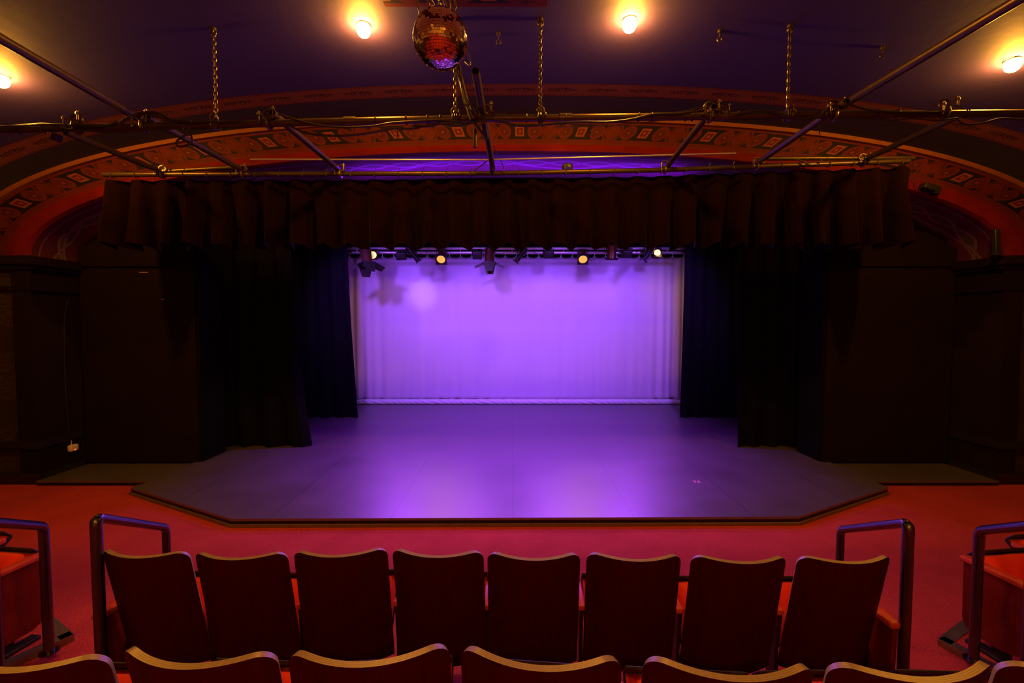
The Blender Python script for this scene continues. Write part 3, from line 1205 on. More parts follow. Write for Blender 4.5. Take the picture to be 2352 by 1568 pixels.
def main_z(x):
    for a, b in zip(mainw, mainw[1:]):
        if a.x <= x <= b.x:
            return a.z + (b.z - a.z) * (x - a.x) / (b.x - a.x)
    return mainw[0].z if x < mainw[0].x else mainw[-1].z


t = thing('main_pipe', 'long horizontal scaffold pipe hung on chains in front of the arch', 'pipe', W(1176, 271, YM))
o0 = Vector(t.location)
mb = MB()
mb.pipe([p - o0 for p in mainw], PR, PR - .006, 18)
mb.build('tube', M['pipe'], t)
for x in (800, 1150, 1300, 1660, 2040, 340):
    p = W(x, 0, YM)
    p.z = main_z(p.x)
    mb = MB()
    mb.tube([p - o0 - Vector((.05, 0, 0)), p - o0 + Vector((.05, 0, 0))], PR + .006, 16)
    mb.build('sleeve', M['clamp'], t)
for x in (30, 90, 250, 860, 930, 980, 1010, 1210, 1300, 1470, 1500, 1580, 1595, 1700, 1900, 2070, 2230):
    p = W(x, 0, YM)
    p.z = main_z(p.x)
    mb = MB()
    mb.torus(p - o0, PR + .006, .004, (1, 0, 0), 14, 5)
    mb.build('cable_tie', M['cable'], t)

# valance pipe
vpix = [(238, 401), (1130, 398), (1500, 391), (1740, 382), (2088, 370)]
vw = [W(x, y, YV) for x, y in vpix]


def val_z(x):
    for a, b in zip(vw, vw[1:]):
        if a.x <= x <= b.x:
            return a.z + (b.z - a.z) * (x - a.x) / (b.x - a.x)
    return vw[0].z if x < vw[0].x else vw[-1].z


t = thing('valance_pipe', 'scaffold pipe along the top of the black valance', 'pipe', vw[1])
o0 = Vector(t.location)
mb = MB()
mb.pipe([p - o0 for p in vw], 0.026, 0.020, 16)
mb.build('tube', M['pipe'], t)
vx0, vx1 = vw[0].x, vw[-1].x
tie = None
for i in range(34):
    x = vx0 + 0.1 + (vx1 - vx0 - 0.2) * i / 33
    if tie is None:
        mb = MB()
        mb.torus((0, 0, -0.008), 0.031, 0.004, (1, 0, 0), 12, 5)
        mb.tube([(0, 0, 0.02), (0.012, -0.01, 0.06)], 0.003, 5)
        mb.ball((0.004, -0.032, -0.03), 0.008, 8, 6)
        tie = mb.build('tie', M['cable'], t)
        o = tie
    else:
        o = tie.copy()
        C.objects.link(o)
        o.parent = t
    o.location = Vector((x, YV, val_z(x))) - o0

# valance cloth
zb = W(1176, 570, YV + .05).z
curtain('valance', W(232, 500, YV + .06).x, W(2096, 480, YV + .06).x, YV + 0.075, zb, 0, 0.300, 0.125, M['valance'],
        'wide black pleated velvet valance across the top of the stage', 'valance', topz=lambda x: val_z(x) - 0.045, edge=lambda x: 0.7 + 0.75 * abs(x / 4.6) ** 3, amp_top=0.35, amp_bot=1.25, hem=0.05, seed=12, nz=10, thick=0.01)

# second pipes along the valance
for pa, pb, lb, dy in (((1762, 364), (2100, 363), 'short upper pipe above the right end of the valance', 0.0), ((366, 394), (552, 383), 'short thin pipe above the left end of the valance', 0.05)):
    a, b = W(*pa, YV + .03), W(*pb, YV + .03)
    mb = MB()
    mb.pipe([a, b], 0.022, 0.017, 14)
    tag(mb.build('short_pipe', M['pipe'], loc=a, world=True), lb, 'pipe')

# thin long rod
rp = [W(575, 366, 4.86), W(1115, 367, 4.86), W(1690, 352, 4.86)]
mb = MB()
mb.tube(rp, 0.0095, 10)
tag(mb.build('thin_rod', M['silver'], loc=rp[1], world=True), 'thin pale metal rod lying across the pipes above the valance', 'rod')


# fore-and-aft pipes lying on the main pipe
def depth_pipe(pa, pb, label, near=None, ri=0.023, lift=0.058):
    xg = W(pa[0], 0, YM).x
    za = main_z(xg) + lift
    a = Z(pa[0], pa[1], za)
    b = W(pb[0], pb[1], YV - 0.01)
    b.z = max(b.z, val_z(b.x) + 0.052)
    if near:
        d = (a - b)
        a = a + d.normalized() * near
    mb = MB()
    mb.pipe([a, b], PR, ri, 16)
    o = mb.build('cross_pipe', M['pipe'], loc=b, world=True)
    tag(o, label, 'pipe', None)
    return a, b


DP = [((150, 303), (358, 391), 'dark fore-and-aft pipe nearest the left end of the valance'),
      ((338, 269), (548, 386), 'violet-streaked fore-and-aft pipe right of the dark left one'),
      ((625, 259), (776, 388), 'steep fore-and-aft pipe with open end between left chain and mirror ball'),
      ((1092, 163), (1132, 395), 'steepest fore-and-aft pipe, its open end beside the mirror ball'),
      ((1641, 245), (1535, 379), 'steep violet-streaked pipe with open end right of the middle chain'),
      ((1945, 233), (1745, 379), 'violet-streaked fore-and-aft pipe with bright ring end near the right chain'),
      ((2198, 268), (1996, 368), 'dark fore-and-aft pipe nearest the right end of the valance')]
for a, b, lb in DP:
    depth_pipe(a, b, lb)
# long pipes running back over the audience
for p, q, lb in (((322, 274), (0, 88), 'long thick pipe running from the grid over the audience, left side'), ((1925, 248), (2335, 2), 'long thick pipe running from the grid over the audience, right side')):
    z = main_z(W(p[0], 0, YM).x) + 0.115
    a, b = Z(*p, z), Z(*q, z)
    b = a + (b - a) * 2.4
    mb = MB()
    mb.pipe([a, b], 0.031, 0.025, 16)
    tag(mb.build('long_pipe', M['pipe'], loc=a, world=True), lb, 'pipe')


def clamp(pos, label, ax=(1, 0, 0), s_=1.0):
    t = thing('pipe_clamp', label, 'clamp', pos, group=None)
    mb = MB()
    mb.torus((0, 0, 0), PR + .010, .011, (1, 0, 0), 16, 6)
    mb.torus((0.0, 0, 0.058), PR + .010, .011, (0, 1, 0), 16, 6)
    mb.box((0, 0, 0.029), (0.05, 0.05, 0.02), bev=0.004)
    mb.build('jaw', M['clamp'], t)
    for sx, sz in ((-0.05, 0.02), (0.05, 0.055)):
        mb = MB()
        mb.tube([(sx, -0.045, sz - .04), (sx, -0.045, sz + .045)], 0.007, 8)
        mb.tube([(sx, -0.045, sz + .02), (sx, -0.045, sz + .035)], 0.014, 6)
        mb.box((sx, -0.045, sz - .025), (0.036, 0.012, 0.014))
        mb.build('bolt', M['clamp'], t)
    t.scale = (s_, s_, s_)
    return t


for x, lb in ((165, 'zinc clamp on the main pipe above the leftmost cross pipe'), (322, 'clamp where the left audience pipe meets the main pipe'),
              (612, 'zinc clamp on the main pipe right of the left chain'), (1112, 'clamp on the main pipe under the mirror ball cables'),
              (1635, 'zinc clamp on the main pipe under the open ended violet pipe'), (1664, 'smaller spare clamp standing on the main pipe'),
              (1922, 'clamp where the right audience pipe meets the main pipe'), (2180, 'clamp on the main pipe above the rightmost cross pipe')):
    p = W(x, 0, YM)
    p.z = main_z(p.x)
    clamp(p, lb, s_=0.85 if 'smaller' in lb else 1.15)
for x, lb in ((360, 'zinc clamp on the valance pipe at its left cross pipe'), (548, 'dark clamp on the valance pipe at the left violet pipe'), (776, 'clamp on the valance pipe at the steep left pipe'),
              (1533, 'clamp on the valance pipe at the steep right pipe'), (1747, 'clamp on the valance pipe at the ring ended violet pipe'), (1994, 'zinc clamp on the valance pipe at its right cross pipe')):
    p = W(x, 0, YV)
    p.z = val_z(p.x)
    clamp(p, lb, s_=1.0)


# chains
def chain(p_bot, z_top, label, top=None):
    t = thing('hanging_chain', label, 'chain', p_bot)
    L = z_top - p_bot.z
    mb = MB()
    n = int(L / 0.034)
    dx = (top.x - p_bot.x) if top else 0.0
    for i in range(n):
        z = 0.05 + (L - 0.06) * i / max(1, n - 1)
        mb.torus((dx * z / L, 0, z), 0.013, 0.0045, (1, 0.25, 0) if i % 2 else (0.25, -1, 0), 10, 5, sc=(1, 1.0), tw=0)
        # stretch the link along z
        for v in mb.v[-50:]:
            v.z = z + (v.z - z) * 1.75
    mb.build('links', M['clamp'], t)
    mb = MB()
    for k in range(3):
        mb.torus((0.012 * (k - 1), 0, 0.0), PR + 0.016, 0.007, (1, 0.15 * (k - 1), 0), 14, 5)
    mb.torus((0, -0.035, 0.05), 0.028, 0.006, (0, 1, 0), 12, 5)
    mb.torus((0.02, -0.035, 0.01), 0.025, 0.006, (0.4, 1, 0), 12, 5)
    mb.build('wrapped_links', M['clamp'], t)
    mb = MB()
    mb.tube([(dx, 0, L + .004), (dx, 0, L - 0.02)], 0.022, 10)
    mb.torus((dx, 0, L - 0.035), 0.02, 0.006, (0, 1, 0), 12, 6)
    mb.build('ceiling_eye', M['clamp'], t)


for x, y, lb in ((497, 287, 'rusty chain from ceiling to main pipe, left of the mirror ball'), (1046, 273, 'bright chain directly under the mirror ball'),
                 (1241, 271, 'bright chain from ceiling to main pipe, right of the mirror ball'), (1809, 265, 'rusty chain from ceiling to main pipe near the right audience pipe')):
    p = W(x, y, YM)
    p.z = main_z(p.x)
    chain(p, vault_z(p.x) - 0.002, lb)
# small spare ceiling hooks
for x, y, lb in ((1145, 76, 'ring hook in the ceiling between mirror ball and middle chain'), (2027, 105, 'small hook in the ceiling near the right audience pipe'), (1653, 70, 'small hook in the ceiling right of the middle lamp')):
    p = W(x, y, YM)
    z = vault_z(p.x)
    p = Z(x, y, z)
    mb = MB()
    mb.tube([(0, 0, 0.003), (0, 0, -0.02)], 0.018, 10)
    mb.tube([(0, 0, -0.02), (0, 0, -0.06)], 0.006, 6)
    mb.torus((0, 0, -0.075), 0.018, 0.006, (0, 1, 0), 12, 6)
    tag(mb.build('ceiling_hook', M['clamp'], loc=(p.x, p.y, vault_z(p.x)), smooth=50), lb, 'hook')


# cables on the main pipe
def cable(pix, label, r=0.008, y=YM - 0.045, ys=None, mat='cable'):
    pts = []
    for i, p in enumerate(pix):
        yy = p[2] if len(p) > 2 else y
        pts.append(W(p[0], p[1], yy))
    mb = MB()
    mb.tube(smoothpath(pts, 8), r, 8)
    return tag(mb.build('cable', M[mat], loc=pts[0], world=True, smooth=60), label, 'cable')


cable([(-200, 297), (0, 291), (60, 287), (110, 285), (150, 296), (200, 300), (275, 303), (350, 298), (420, 294)], 'slack cable sagging below the main pipe near its left end', 0.009)
cable([(-200, 291), (0, 298), (40, 290), (120, 286), (230, 290), (290, 272), (325, 262), (400, 276), (470, 280), (540, 278), (600, 262)], 'cable arching over the left audience pipe', 0.008, YM - .05)
cable([(275, 283), (300, 268), (340, 258), (370, 262), (395, 275), (440, 280)], 'short thick cable bundle at the left pipe junction', 0.013, YM - .055)
cable([(640, 262), (680, 275), (730, 287), (784, 292), (850, 290), (900, 282), (960, 278), (1010, 276), (1060, 280)], 'cable swagging from the left open pipe toward the ball', 0.008)
cable([(660, 285), (700, 304), (760, 312), (830, 308), (900, 296), (950, 295), (1000, 284), (1060, 287), (1095, 278)], 'lower cable sagging under the main pipe left of the ball', 0.009)
cable([(950, 288), (985, 289), (1020, 282), (1070, 284), (1110, 276)], 'short cable clipped below the main pipe under the ball', 0.011)
cable([(1100, 272), (1150, 277), (1190, 288), (1240, 287), (1290, 282), (1340, 280), (1400, 280), (1450, 274), (1500, 263), (1560, 261), (1620, 252)], 'cable sagging under the middle chain and rising to the right', 0.010)
cable([(1270, 291), (1340, 291), (1420, 287), (1515, 277)], 'thin bright wire below the main pipe right of the middle chain', 0.004, mat='clamp')
cable([(1500, 260), (1560, 258), (1600, 250), (1630, 244)], 'thin cable rising to the right open pipe', 0.006)
cable([(1690, 262), (1730, 256), (1770, 256), (1800, 266), (1840, 272), (1880, 268), (1900, 250), (1935, 240)], 'dark cable waving along the main pipe by the right chain', 0.010)
cable([(1955, 240), (1985, 250), (2040, 257), (2110, 258), (2190, 257)], 'cable drooping right of the ring ended pipe', 0.009)
cable([(1980, 271), (2040, 276), (2100, 272), (2150, 277), (2200, 270)], 'thin cable under the right part of the main pipe', 0.006)
cable([(2200, 275), (2215, 285), (2250, 284), (2300, 272), (2352, 275), (2500, 282)], 'slack cable below the main pipe at its right end', 0.008)
cable([(1085, 275), (1078, 255), (1066, 215), (1058, 180), (1052, 150), (1030, 60, 3.2), (985, -30, 2.85)], 'thick cable bundle climbing from the main pipe to the mirror ball', 0.022, YM - .06)
cable([(1088, 270), (1072, 235), (1060, 200), (1056, 165), (1046, 90, 3.4), (1010, -30, 2.9)], 'thin cable beside the thick bundle under the mirror ball', 0.007, YM - .09)
cable([(1095, 262), (1085, 240), (1068, 240), (1062, 210), (1050, 160), (1040, 60, 3.3)], 'looping cable left of the bundle under the mirror ball', 0.006, YM - .10)
cable([(1097, 252), (1092, 243), (1078, 236), (1070, 222)], 'small cable loop below the mirror ball bundle', 0.006, YM - .11)
cable([(1075, 173, 3.5), (1088, 195, 3.5), (1098, 212, 3.45)], 'thin taut line from the bundle to the steep pipe', 0.003, YM)
# central drop of cables to the valance pipe
for k, (pts, rr, lb) in enumerate((([(1110, 278, 3.75), (1115, 305, 4.1), (1122, 330, 4.5), (1127, 360, 4.85), (1131, 396, 5.06)], 0.024, 'thick taped cable bundle running from main pipe to valance pipe'),
                                   ([(1092, 285, 3.75), (1105, 302, 4.0), (1116, 318, 4.3), (1124, 345, 4.7), (1127, 395, 5.04)], 0.010, 'thinner cable twisted round the central bundle'),
                                   ([(1133, 335, 4.5), (1145, 360, 4.9), (1155, 380, 5.05), (1162, 402, 5.06)], 0.005, 'thin stray wire right of the central cable bundle'),
                                   ([(1120, 368, 4.9), (1105, 380, 5.0), (1088, 392, 5.07)], 0.006, 'thin stray wire left of the central cable bundle'))):
    cable(pts, lb, rr)
mb = MB()
p = W(1091, 318, 3.9)
mb.tube([(0, 0, 0.075), (0, 0, -0.075)], 0.018, 12)
mb.tube([(0, 0, 0.07), (-0.01, 0, 0.13)], 0.006, 8)
tag(mb.build('cable_plug', M['rail_paint'], loc=p), 'dark cylindrical plug dangling under the main pipe, lit violet', 'plug')
for pts, lb in (([(435, 292), (428, 308), (408, 322), (406, 334), (420, 336), (438, 328), (440, 315), (434, 304)], 'black cable loop dangling on the left violet pipe'),
                ([(1352, 272), (1356, 288), (1352, 300), (1357, 306), (1349, 318)], 'frayed string hanging from the main pipe right of the chain'),
                ([(914, 290), (913, 305), (914, 318)], 'short string hanging under the main pipe left of the ball'),
                ([(1880, 285), (1882, 296), (1882, 308)], 'short string hanging under the right pipe junction'),
                ([(1780, 365, YV - .05), (1830, 366, YV - .05), (1860, 378, YV - .06), (1880, 376, YV - .05), (1887, 365, YV - .04)], 'cable loop over the two pipes at the right of the valance'),
                ([(740, 395, YV - .04), (752, 388, YV - .04), (760, 375, YV - .1), (768, 365, YV - .15)], 'stray wire near the steep left pipe above the valance')):
    cable(pts, lb, 0.008 if 'loop' in lb else 0.004)

# small black items on the pipes and the arch
p = W(130, 316, YM - .02)
t = thing('hanging_sensor_box', 'small black square box hanging below the main pipe at left', 'box', p)
mb = MB()
mb.box((0, 0, 0), (0.055, 0.05, 0.06), Euler((0, 0.35, 0)), bev=0.006)
mb.build('body', M['black_metal'], t)
mb = MB()
mb.tube([(-0.01, 0, 0.02), (-0.045, 0, 0.06), (-0.05, 0, 0.09)], 0.005, 6)
mb.build('bracket', M['black_metal'], t)

p = W(2133, 432, YF - .08)
t = thing('wall_lantern', 'black lantern bolted to the painted band right of the valance', 'lamp', p)
mb = MB()
mb.box((0, 0, 0), (0.19, 0.12, 0.07), Euler((0, 0.3, 0)), bev=0.008)
mb.box((0.08, 0, -0.035), (0.06, 0.10, 0.08), Euler((0, 0.3, 0)), bev=0.006)
mb.build('body', M['black_metal'], t)
mb = MB()
mb.box((0, 0.065, 0), (0.03, 0.05, 0.05))
mb.build('bracket', M['black_metal'], t)
cable([(2097, 405, YF - .1), (2104, 425, YF - .08), (2113, 440, YF - .08)], 'thin cable running to the black lantern beside the valance', 0.004)
p = W(2287, 572, YF - .06)
mb = MB()
mb.box((0, 0, 0.165), (0.065, 0.06, 0.32), Euler((0, -0.08, 0)), bev=0.01)
mb.box((0, 0, 0.012), (0.11, 0.08, 0.024), bev=0.005)
tag(mb.build('upright_speaker', M['black_metal'], loc=(p.x, p.y, 2.861)), 'slim black upright speaker standing on the right ledge', 'speaker')

# work lamp behind the valance pipe
p = W(1303, 391, YV + .16)
t = thing('work_lamp', 'small dark round lamp glowing on the pipe above the valance', 'lamp', p)
mb = MB()
mb.tube([(0, 0, 0), (0, 0, .02), (0, 0, .055), (0, 0, .065), (0, 0, .068)], 0.06, 20, radii=[.058, .062, .062, .05, .012])
mb.tube([(0, 0, .06), (0, 0, .085)], 0.010, 8)
mb.build('housing', M['black_metal'], t)
mb = MB()
mb.box((0, -0.10, -0.01), (0.03, 0.16, 0.02))
mb.build('bracket', M['black_metal'], t)
lamp('POINT', 'work_light', p + Vector((-0.06, 0.10, 0.10)), p, 0.8, (1.0, 0.35, 0.2), 0.02)

# ------------------------------------------------------------------ house lamps on the vault
def on_vault(x, y, drop):
    lo, hi = 0.5, 9.0
    for _ in range(50):
        m_ = (lo + hi) / 2
        p = W(x, y, m_)
        if p.z < vault_z(p.x) - drop:
            lo = m_
        else:
            hi = m_
    return W(x, y, lo)


DROP = 0.042
lamp_p = None
LP = [on_vault(835, 70, DROP), on_vault(1446, 58, DROP), on_vault(2326, 150, DROP), on_vault(2, 186, DROP)]
lab = ['lit globe lamp on the ceiling left of the mirror ball', 'lit globe lamp on the ceiling right of the mirror ball', 'lit globe lamp at the far right of the ceiling, beyond the long pipe', 'lit globe lamp at the far left edge of the ceiling']
LP += [Vector((-1.6, -3.0, 4.31)), Vector((1.5, -3.0, 4.31))]
lab += ['lit globe lamp on the ceiling behind the audience, left one', 'lit globe lamp on the ceiling behind the audience, right one']
for p, lb in zip(LP, lab):
    if lamp_p is None:
        t = thing('house_lamp', lb, 'ceiling lamp', (p.x, p.y, p.z), group='house lamps on the vault')
        mb = MB()
        mb.ball((0, 0, 0), 0.056, 20, 14)
        mb.build('globe', M['globe'], t)
        mb = MB()
        mb.torus((0, 0, DROP - 0.001), 0.056, 0.006, (0, 0, 1), 24, 8)
        mb.build('collar', M['clamp'], t)
        lamp_p = t
    else:
        copy_tree(lamp_p, (p.x, p.y, p.z), 0, lb, 'house lamps on the vault')

# ------------------------------------------------------------------ mirror ball
YBALL = 2.75
pc = W(1012, 90, YBALL)
rb = 64.0 / F * (YBALL * math.cos(PITCH) - (pc.z - CZ) * math.sin(PITCH)) * 0.985
t = thing('mirror_ball', 'large mirror ball hanging above the front of the audience', 'mirror ball', pc)
mb = MB()
mb.ball((0, 0, 0), rb - 0.004, 32, 20)
mb.build('core', M['black_metal'], t)
mb = MB()
NB = 34
rr = random.Random(5)
for i in range(NB):
    th0, th1 = PI * i / NB, PI * (i + 1) / NB
    thm = (th0 + th1) / 2
    nk = max(5, int(2 * PI * math.sin(thm) / (PI / NB)))
    off = rr.random()
    for k in range(nk):
        ph = 2 * PI * (k + off) / nk
        nrm = Vector((math.sin(thm) * math.cos(ph), math.sin(thm) * math.sin(ph), math.cos(thm)))
        e1 = Vector((-math.sin(ph), math.cos(ph), 0))
        e2 = nrm.cross(e1)
        jn = (nrm + e1 * rr.gauss(0, .045) + e2 * rr.gauss(0, .045)).normalized()
        f1 = (e1 - jn * e1.dot(jn)).normalized()
        f2 = jn.cross(f1)
        h2 = rb * (th1 - th0) * 0.44
        h1 = rb * math.sin(thm) * PI / nk * 0.93
        c = nrm * rb
        vs = [c - f1 * h1 - f2 * h2, c + f1 * h1 - f2 * h2, c + f1 * h1 + f2 * h2, c - f1 * h1 + f2 * h2]
        lo = [v - jn * 0.004 for v in vs]
        mb.add(vs + lo, [(0, 1, 2, 3), (0, 4, 5, 1), (1, 5, 6, 2), (2, 6, 7, 3), (3, 7, 4, 0)])
mb.build('mirror_tiles', M['mirror'], t, smooth=0)
mb = MB()
mb.tube([(0, 0, rb - .004), (0, 0, rb + .012)], 0.022, 14)
hk = [(0.014, 0, rb + .008), (0.014, 0, rb + .04), (0.008, 0, rb + .052), (-0.008, 0, rb + .052), (-0.014, 0, rb + .04), (-0.014, 0, rb + .008)]
mb.tube(smoothpath(hk, 4), 0.0035, 8)
mb.build('hanging_loop', M['clamp'], t)
# motor above it
pm = pc + Vector((0, 0, rb + 0.05))
t = thing('ball_motor', 'dark motor and bracket holding the mirror ball', 'motor', pm)
mb = MB()
mb.tube([(0, 0, 0.0), (0, 0, 0.07)], 0.006, 8)
mb.tube([(0, 0, 0.06), (0, 0, 0.15)], 0.045, 16)
mb.build('motor', M['rail_paint'], t)
mb = MB()
mb.box((-0.105, 0.02, 0.08), (0.10, 0.035, 0.11), Euler((0, 0.3, 0)), bev=0.008)
mb.box((-0.03, 0, 0.16), (0.24, 0.05, 0.012))
mb.tube([(-0.02, 0, 0.16), (-0.02, 0, vault_z(pm.x) - pm.z - .002)], 0.012, 10)
mb.build('bracket', M['clamp'], t)
for pts, lb in (([(962, -8), (960, 12), (963, 30), (966, 34)], 'wire loop left of the mirror ball motor'), ([(985, -12), (987, 4), (990, 13)], 'thin wire between motor and mirror ball top'),
                ([(1034, -6), (1037, 18), (1043, 25), (1047, 14), (1045, -4)], 'pale wire loop right of the mirror ball motor'), ([(1075, 118, 2.9), (1080, 140, 3.0), (1078, 150, 3.0), (1068, 142, 3.05)], 'small wire loop behind the right edge of the mirror ball')):
    cable(pts, lb, 0.004, YBALL + 0.02, mat='clamp')

# ------------------------------------------------------------------ socket box and cable on the left return wall
p = W(182, 1028, 6.0)
p.x = JL + 0.0
t = thing('mains_adapter', 'white mains adapter with a red pilot light on the left arch wall', 'adapter', (JL + 0.04, p.y, p.z))
mb = MB()
mb.box((0.0, 0, 0), (0.06, 0.12, 0.09), bev=0.02)
mb.build('body', M['white_plastic'], t)
mb = MB()
mb.ball((0.031, 0.0, -0.022), 0.009, 10, 6)
mb.build('pilot_light', M['red_glow'], t)
mb = MB()
mb.tube([(-0.02, 0, 0.04), (-0.02, 0.0, 0.16)], 0.006, 8)
mb.build('plug_lead', M['white_plastic'], t)
mb = MB()
xw = JL + 0.012
mb.tube(smoothpath([(xw + .02, 6.0, p.z + .16), (xw, 5.98, p.z + .3), (xw, 5.96, 1.2), (xw, 5.98, 2.0), (xw, 6.05, 2.35)], 6), 0.008, 8)
tag(mb.build('wall_conduit', M['fascia'], loc=(xw, 6.0, p.z), world=True), 'thin brown cable running up the left arch wall above the adapter', 'cable')


# ------------------------------------------------------------------ theatre seats
def shell_mb(w_=0.474, z0=0.20, z1=0.885, th=0.021, bulge=0.075, rec=0.2126, rc=0.055):
    """curved plywood back: 0 faces wood, 1 the laminated edge"""
    mb = MB()
    hw = w_ / 2
    xs = []
    n = 30
    for i in range(n + 1):
        a = -1 + 2 * i / n
        xs.append(hw * math.copysign(abs(a) ** 0.8, a) if False else hw * math.sin(a * PI / 2 * 0.999))
    nz = 14

    def ztop(x):
        e = abs(x) - (hw - rc)
        dip = -0.010 * (1 - (x / hw) ** 2)
        return z1 + dip - (rc - math.sqrt(max(0, rc * rc - e * e)) if e > 0 else 0)

    def P(x, z, off):
        u = x / hw
        wide = 1.0 + 0.012 * (z1 - z) / (z1 - z0)
        y = -(z - 0.25) * rec - bulge * (1 - u * u)
        sl = 2 * bulge * u / hw
        nx, ny = -sl, 1.0
        ln = math.hypot(nx, ny)
        return Vector((x * wide + nx / ln * off, y + ny / ln * off, z + rec * off * 0.6))
    A, B = [], []
    for x in xs:
        zt = ztop(x)
        colA, colB = [], []
        for j in range(nz + 1):
            v = j / nz
            v = v ** 0.8
            z = z0 + (zt - z0) * v
            colA.append(P(x, z, 0))
            colB.append(P(x, z, th))
        A.append(colA)
        B.append(colB)
    vs = [p for c in A for p in c] + [p for c in B for p in c]
    m_ = nz + 1
    off = len(xs) * m_
    fs = []
    for i in range(len(xs) - 1):
        for j in range(nz):
            a = i * m_ + j
            fs.append((a, a + m_, a + m_ + 1, a + 1))
            fs.append((off + a, off + a + 1, off + a + m_ + 1, off + a + m_))
    mb.add(vs, fs, 0)
    # rim with its own vertices and uv across the thickness
    rimA = [A[0][j] for j in range(nz + 1)] + [A[i][nz] for i in range(1, len(xs))] + [A[-1][j] for j in range(nz - 1, -1, -1)]
    rimB = [B[0][j] for j in range(nz + 1)] + [B[i][nz] for i in range(1, len(xs))] + [B[-1][j] for j in range(nz - 1, -1, -1)]
    nn = len(rimA)
    fs, uv = [], []
    for i in range(nn - 1):
        fs.append((i, i + 1, nn + i + 1, nn + i))
        uv.append([(i * .02, 0), (i * .02 + .02, 0), (i * .02 + .02, 1), (i * .02, 1)])
    mb.add(rimA + rimB, fs, 1, uv)
    lo = [A[i][0] for i in range(len(xs))] + [B[i][0] for i in range(len(xs))]
    n2 = len(xs)
    mb.add(lo, [(i, i + 1, n2 + i + 1, n2 + i) for i in range(n2 - 1)], 0)
    return mb, P


SHELL, SP = shell_mb()


def pad_mb():
    mb = MB()
    vs, fs = [], []
    nx, nz = 16, 12
    for side in (0, 1):
        for j in range(nz + 1):
            for i in range(nx + 1):
                u, v = -1 + 2 * i / nx, j / nz
                e = max(0, 1 - abs(u) ** 6) ** .5 * max(0, 1 - abs(2 * v - 1) ** 6) ** .5
                off = 0.0215 + (0.040 * e if side else 0)
                vs.append(SP(u * 0.205, 0.40 + 0.44 * v, off))
    m_ = nx + 1
    O = (nz + 1) * m_
    for j in range(nz):
        for i in range(nx):
            a = j * m_ + i
            fs.append((O + a, O + a + 1, O + a + m_ + 1, O + a + m_))
            fs.append((a, a + m_, a + m_ + 1, a + 1))
    mb.add(vs, fs)
    return mb


def seat_profile(sw=0.215):
    """folded-up seat: cushion faces the backrest, pan faces the stage"""
    cush, pan = MB(), MB()
    y0, z0, y1, z1 = 0.030, 0.300, 0.255, 0.515
    d = Vector((0, y1 - y0, z1 - z0))
    L = d.length
    d.normalize()
    nrm = Vector((0, -d.z, d.y))          # towards the backrest
    nx, nv = 12, 14
    vs, fs = [], []
    for j in range(nv + 1):
        for i in range(nx + 1):
            u, v = -1 + 2 * i / nx, j / nv
            e = max(0, 1 - abs(u) ** 5) ** .5 * max(0, 1 - abs(2 * v - 1) ** 4) ** .5
            c = Vector((u * sw, y0, z0)) + d * (L * v)
            vs.append(c + nrm * (0.005 + 0.075 * e))
    base = len(vs)
    for j in range(nv + 1):
        for i in range(nx + 1):
            u, v = -1 + 2 * i / nx, j / nv
            vs.append(Vector((u * sw, y0, z0)) + d * (L * v))
    m_ = nx + 1
    for j in range(nv):
        for i in range(nx):
            a = j * m_ + i
            fs.append((a, a + 1, a + m_ + 1, a + m_))
            fs.append((base + a, base + a + m_, base + a + m_ + 1, base + a + 1))
    for i in range(nx):
        for j in (0, nv):
            a = j * m_ + i
            fs.append((a, a + 1, base + a + 1, base + a))
    for j in range(nv):
        for i in (0, nx):
            a = j * m_ + i
            fs.append((a, a + m_, base + a + m_, base + a))
    cush.add(vs, fs)
    rot = Euler((math.atan2(-d.y, d.z), 0, 0))
    c = Vector((0, y0, z0)) + d * (L / 2) - nrm * 0.017
    pan.box(c, (sw * 2 + .012, 0.03, L + .02), rot, bev=0.008)
    pan.box(Vector((0, y1, z1)) + d * 0.008 + nrm * 0.018, (sw * 2 + .012, 0.075, 0.016), rot, bev=0.005)
    plates = []
    for sx in (-1, 1):
        for k in (0, 1):
            b_ = MB()
            b_.box(Vector((sx * 0.13, y1, z1)) + d * 0.0172 + nrm * (0.01 + .02 * k), (0.02, 0.012, 0.003), rot)
            plates.append(b_)
    return cush, pan, plates


def make_seat(name, label, group):
    t = thing(name, label, 'theatre seat', group=group)
    SHELL.build('backrest', [M['dark_wood'], M['edge']], t, smooth=45)
    pad_mb().build('back_cushion', M['fabric'], t, smooth=60)
    cush, pan, plates = seat_profile()
    c = cush.build('seat_cushion', M['fabric'], t, smooth=60)
    p = pan.build('seat_pan', M['black_metal'], t)
    for b_ in plates:
        b_.build('bolt_plate', M['clamp'], p, smooth=0)
    return t


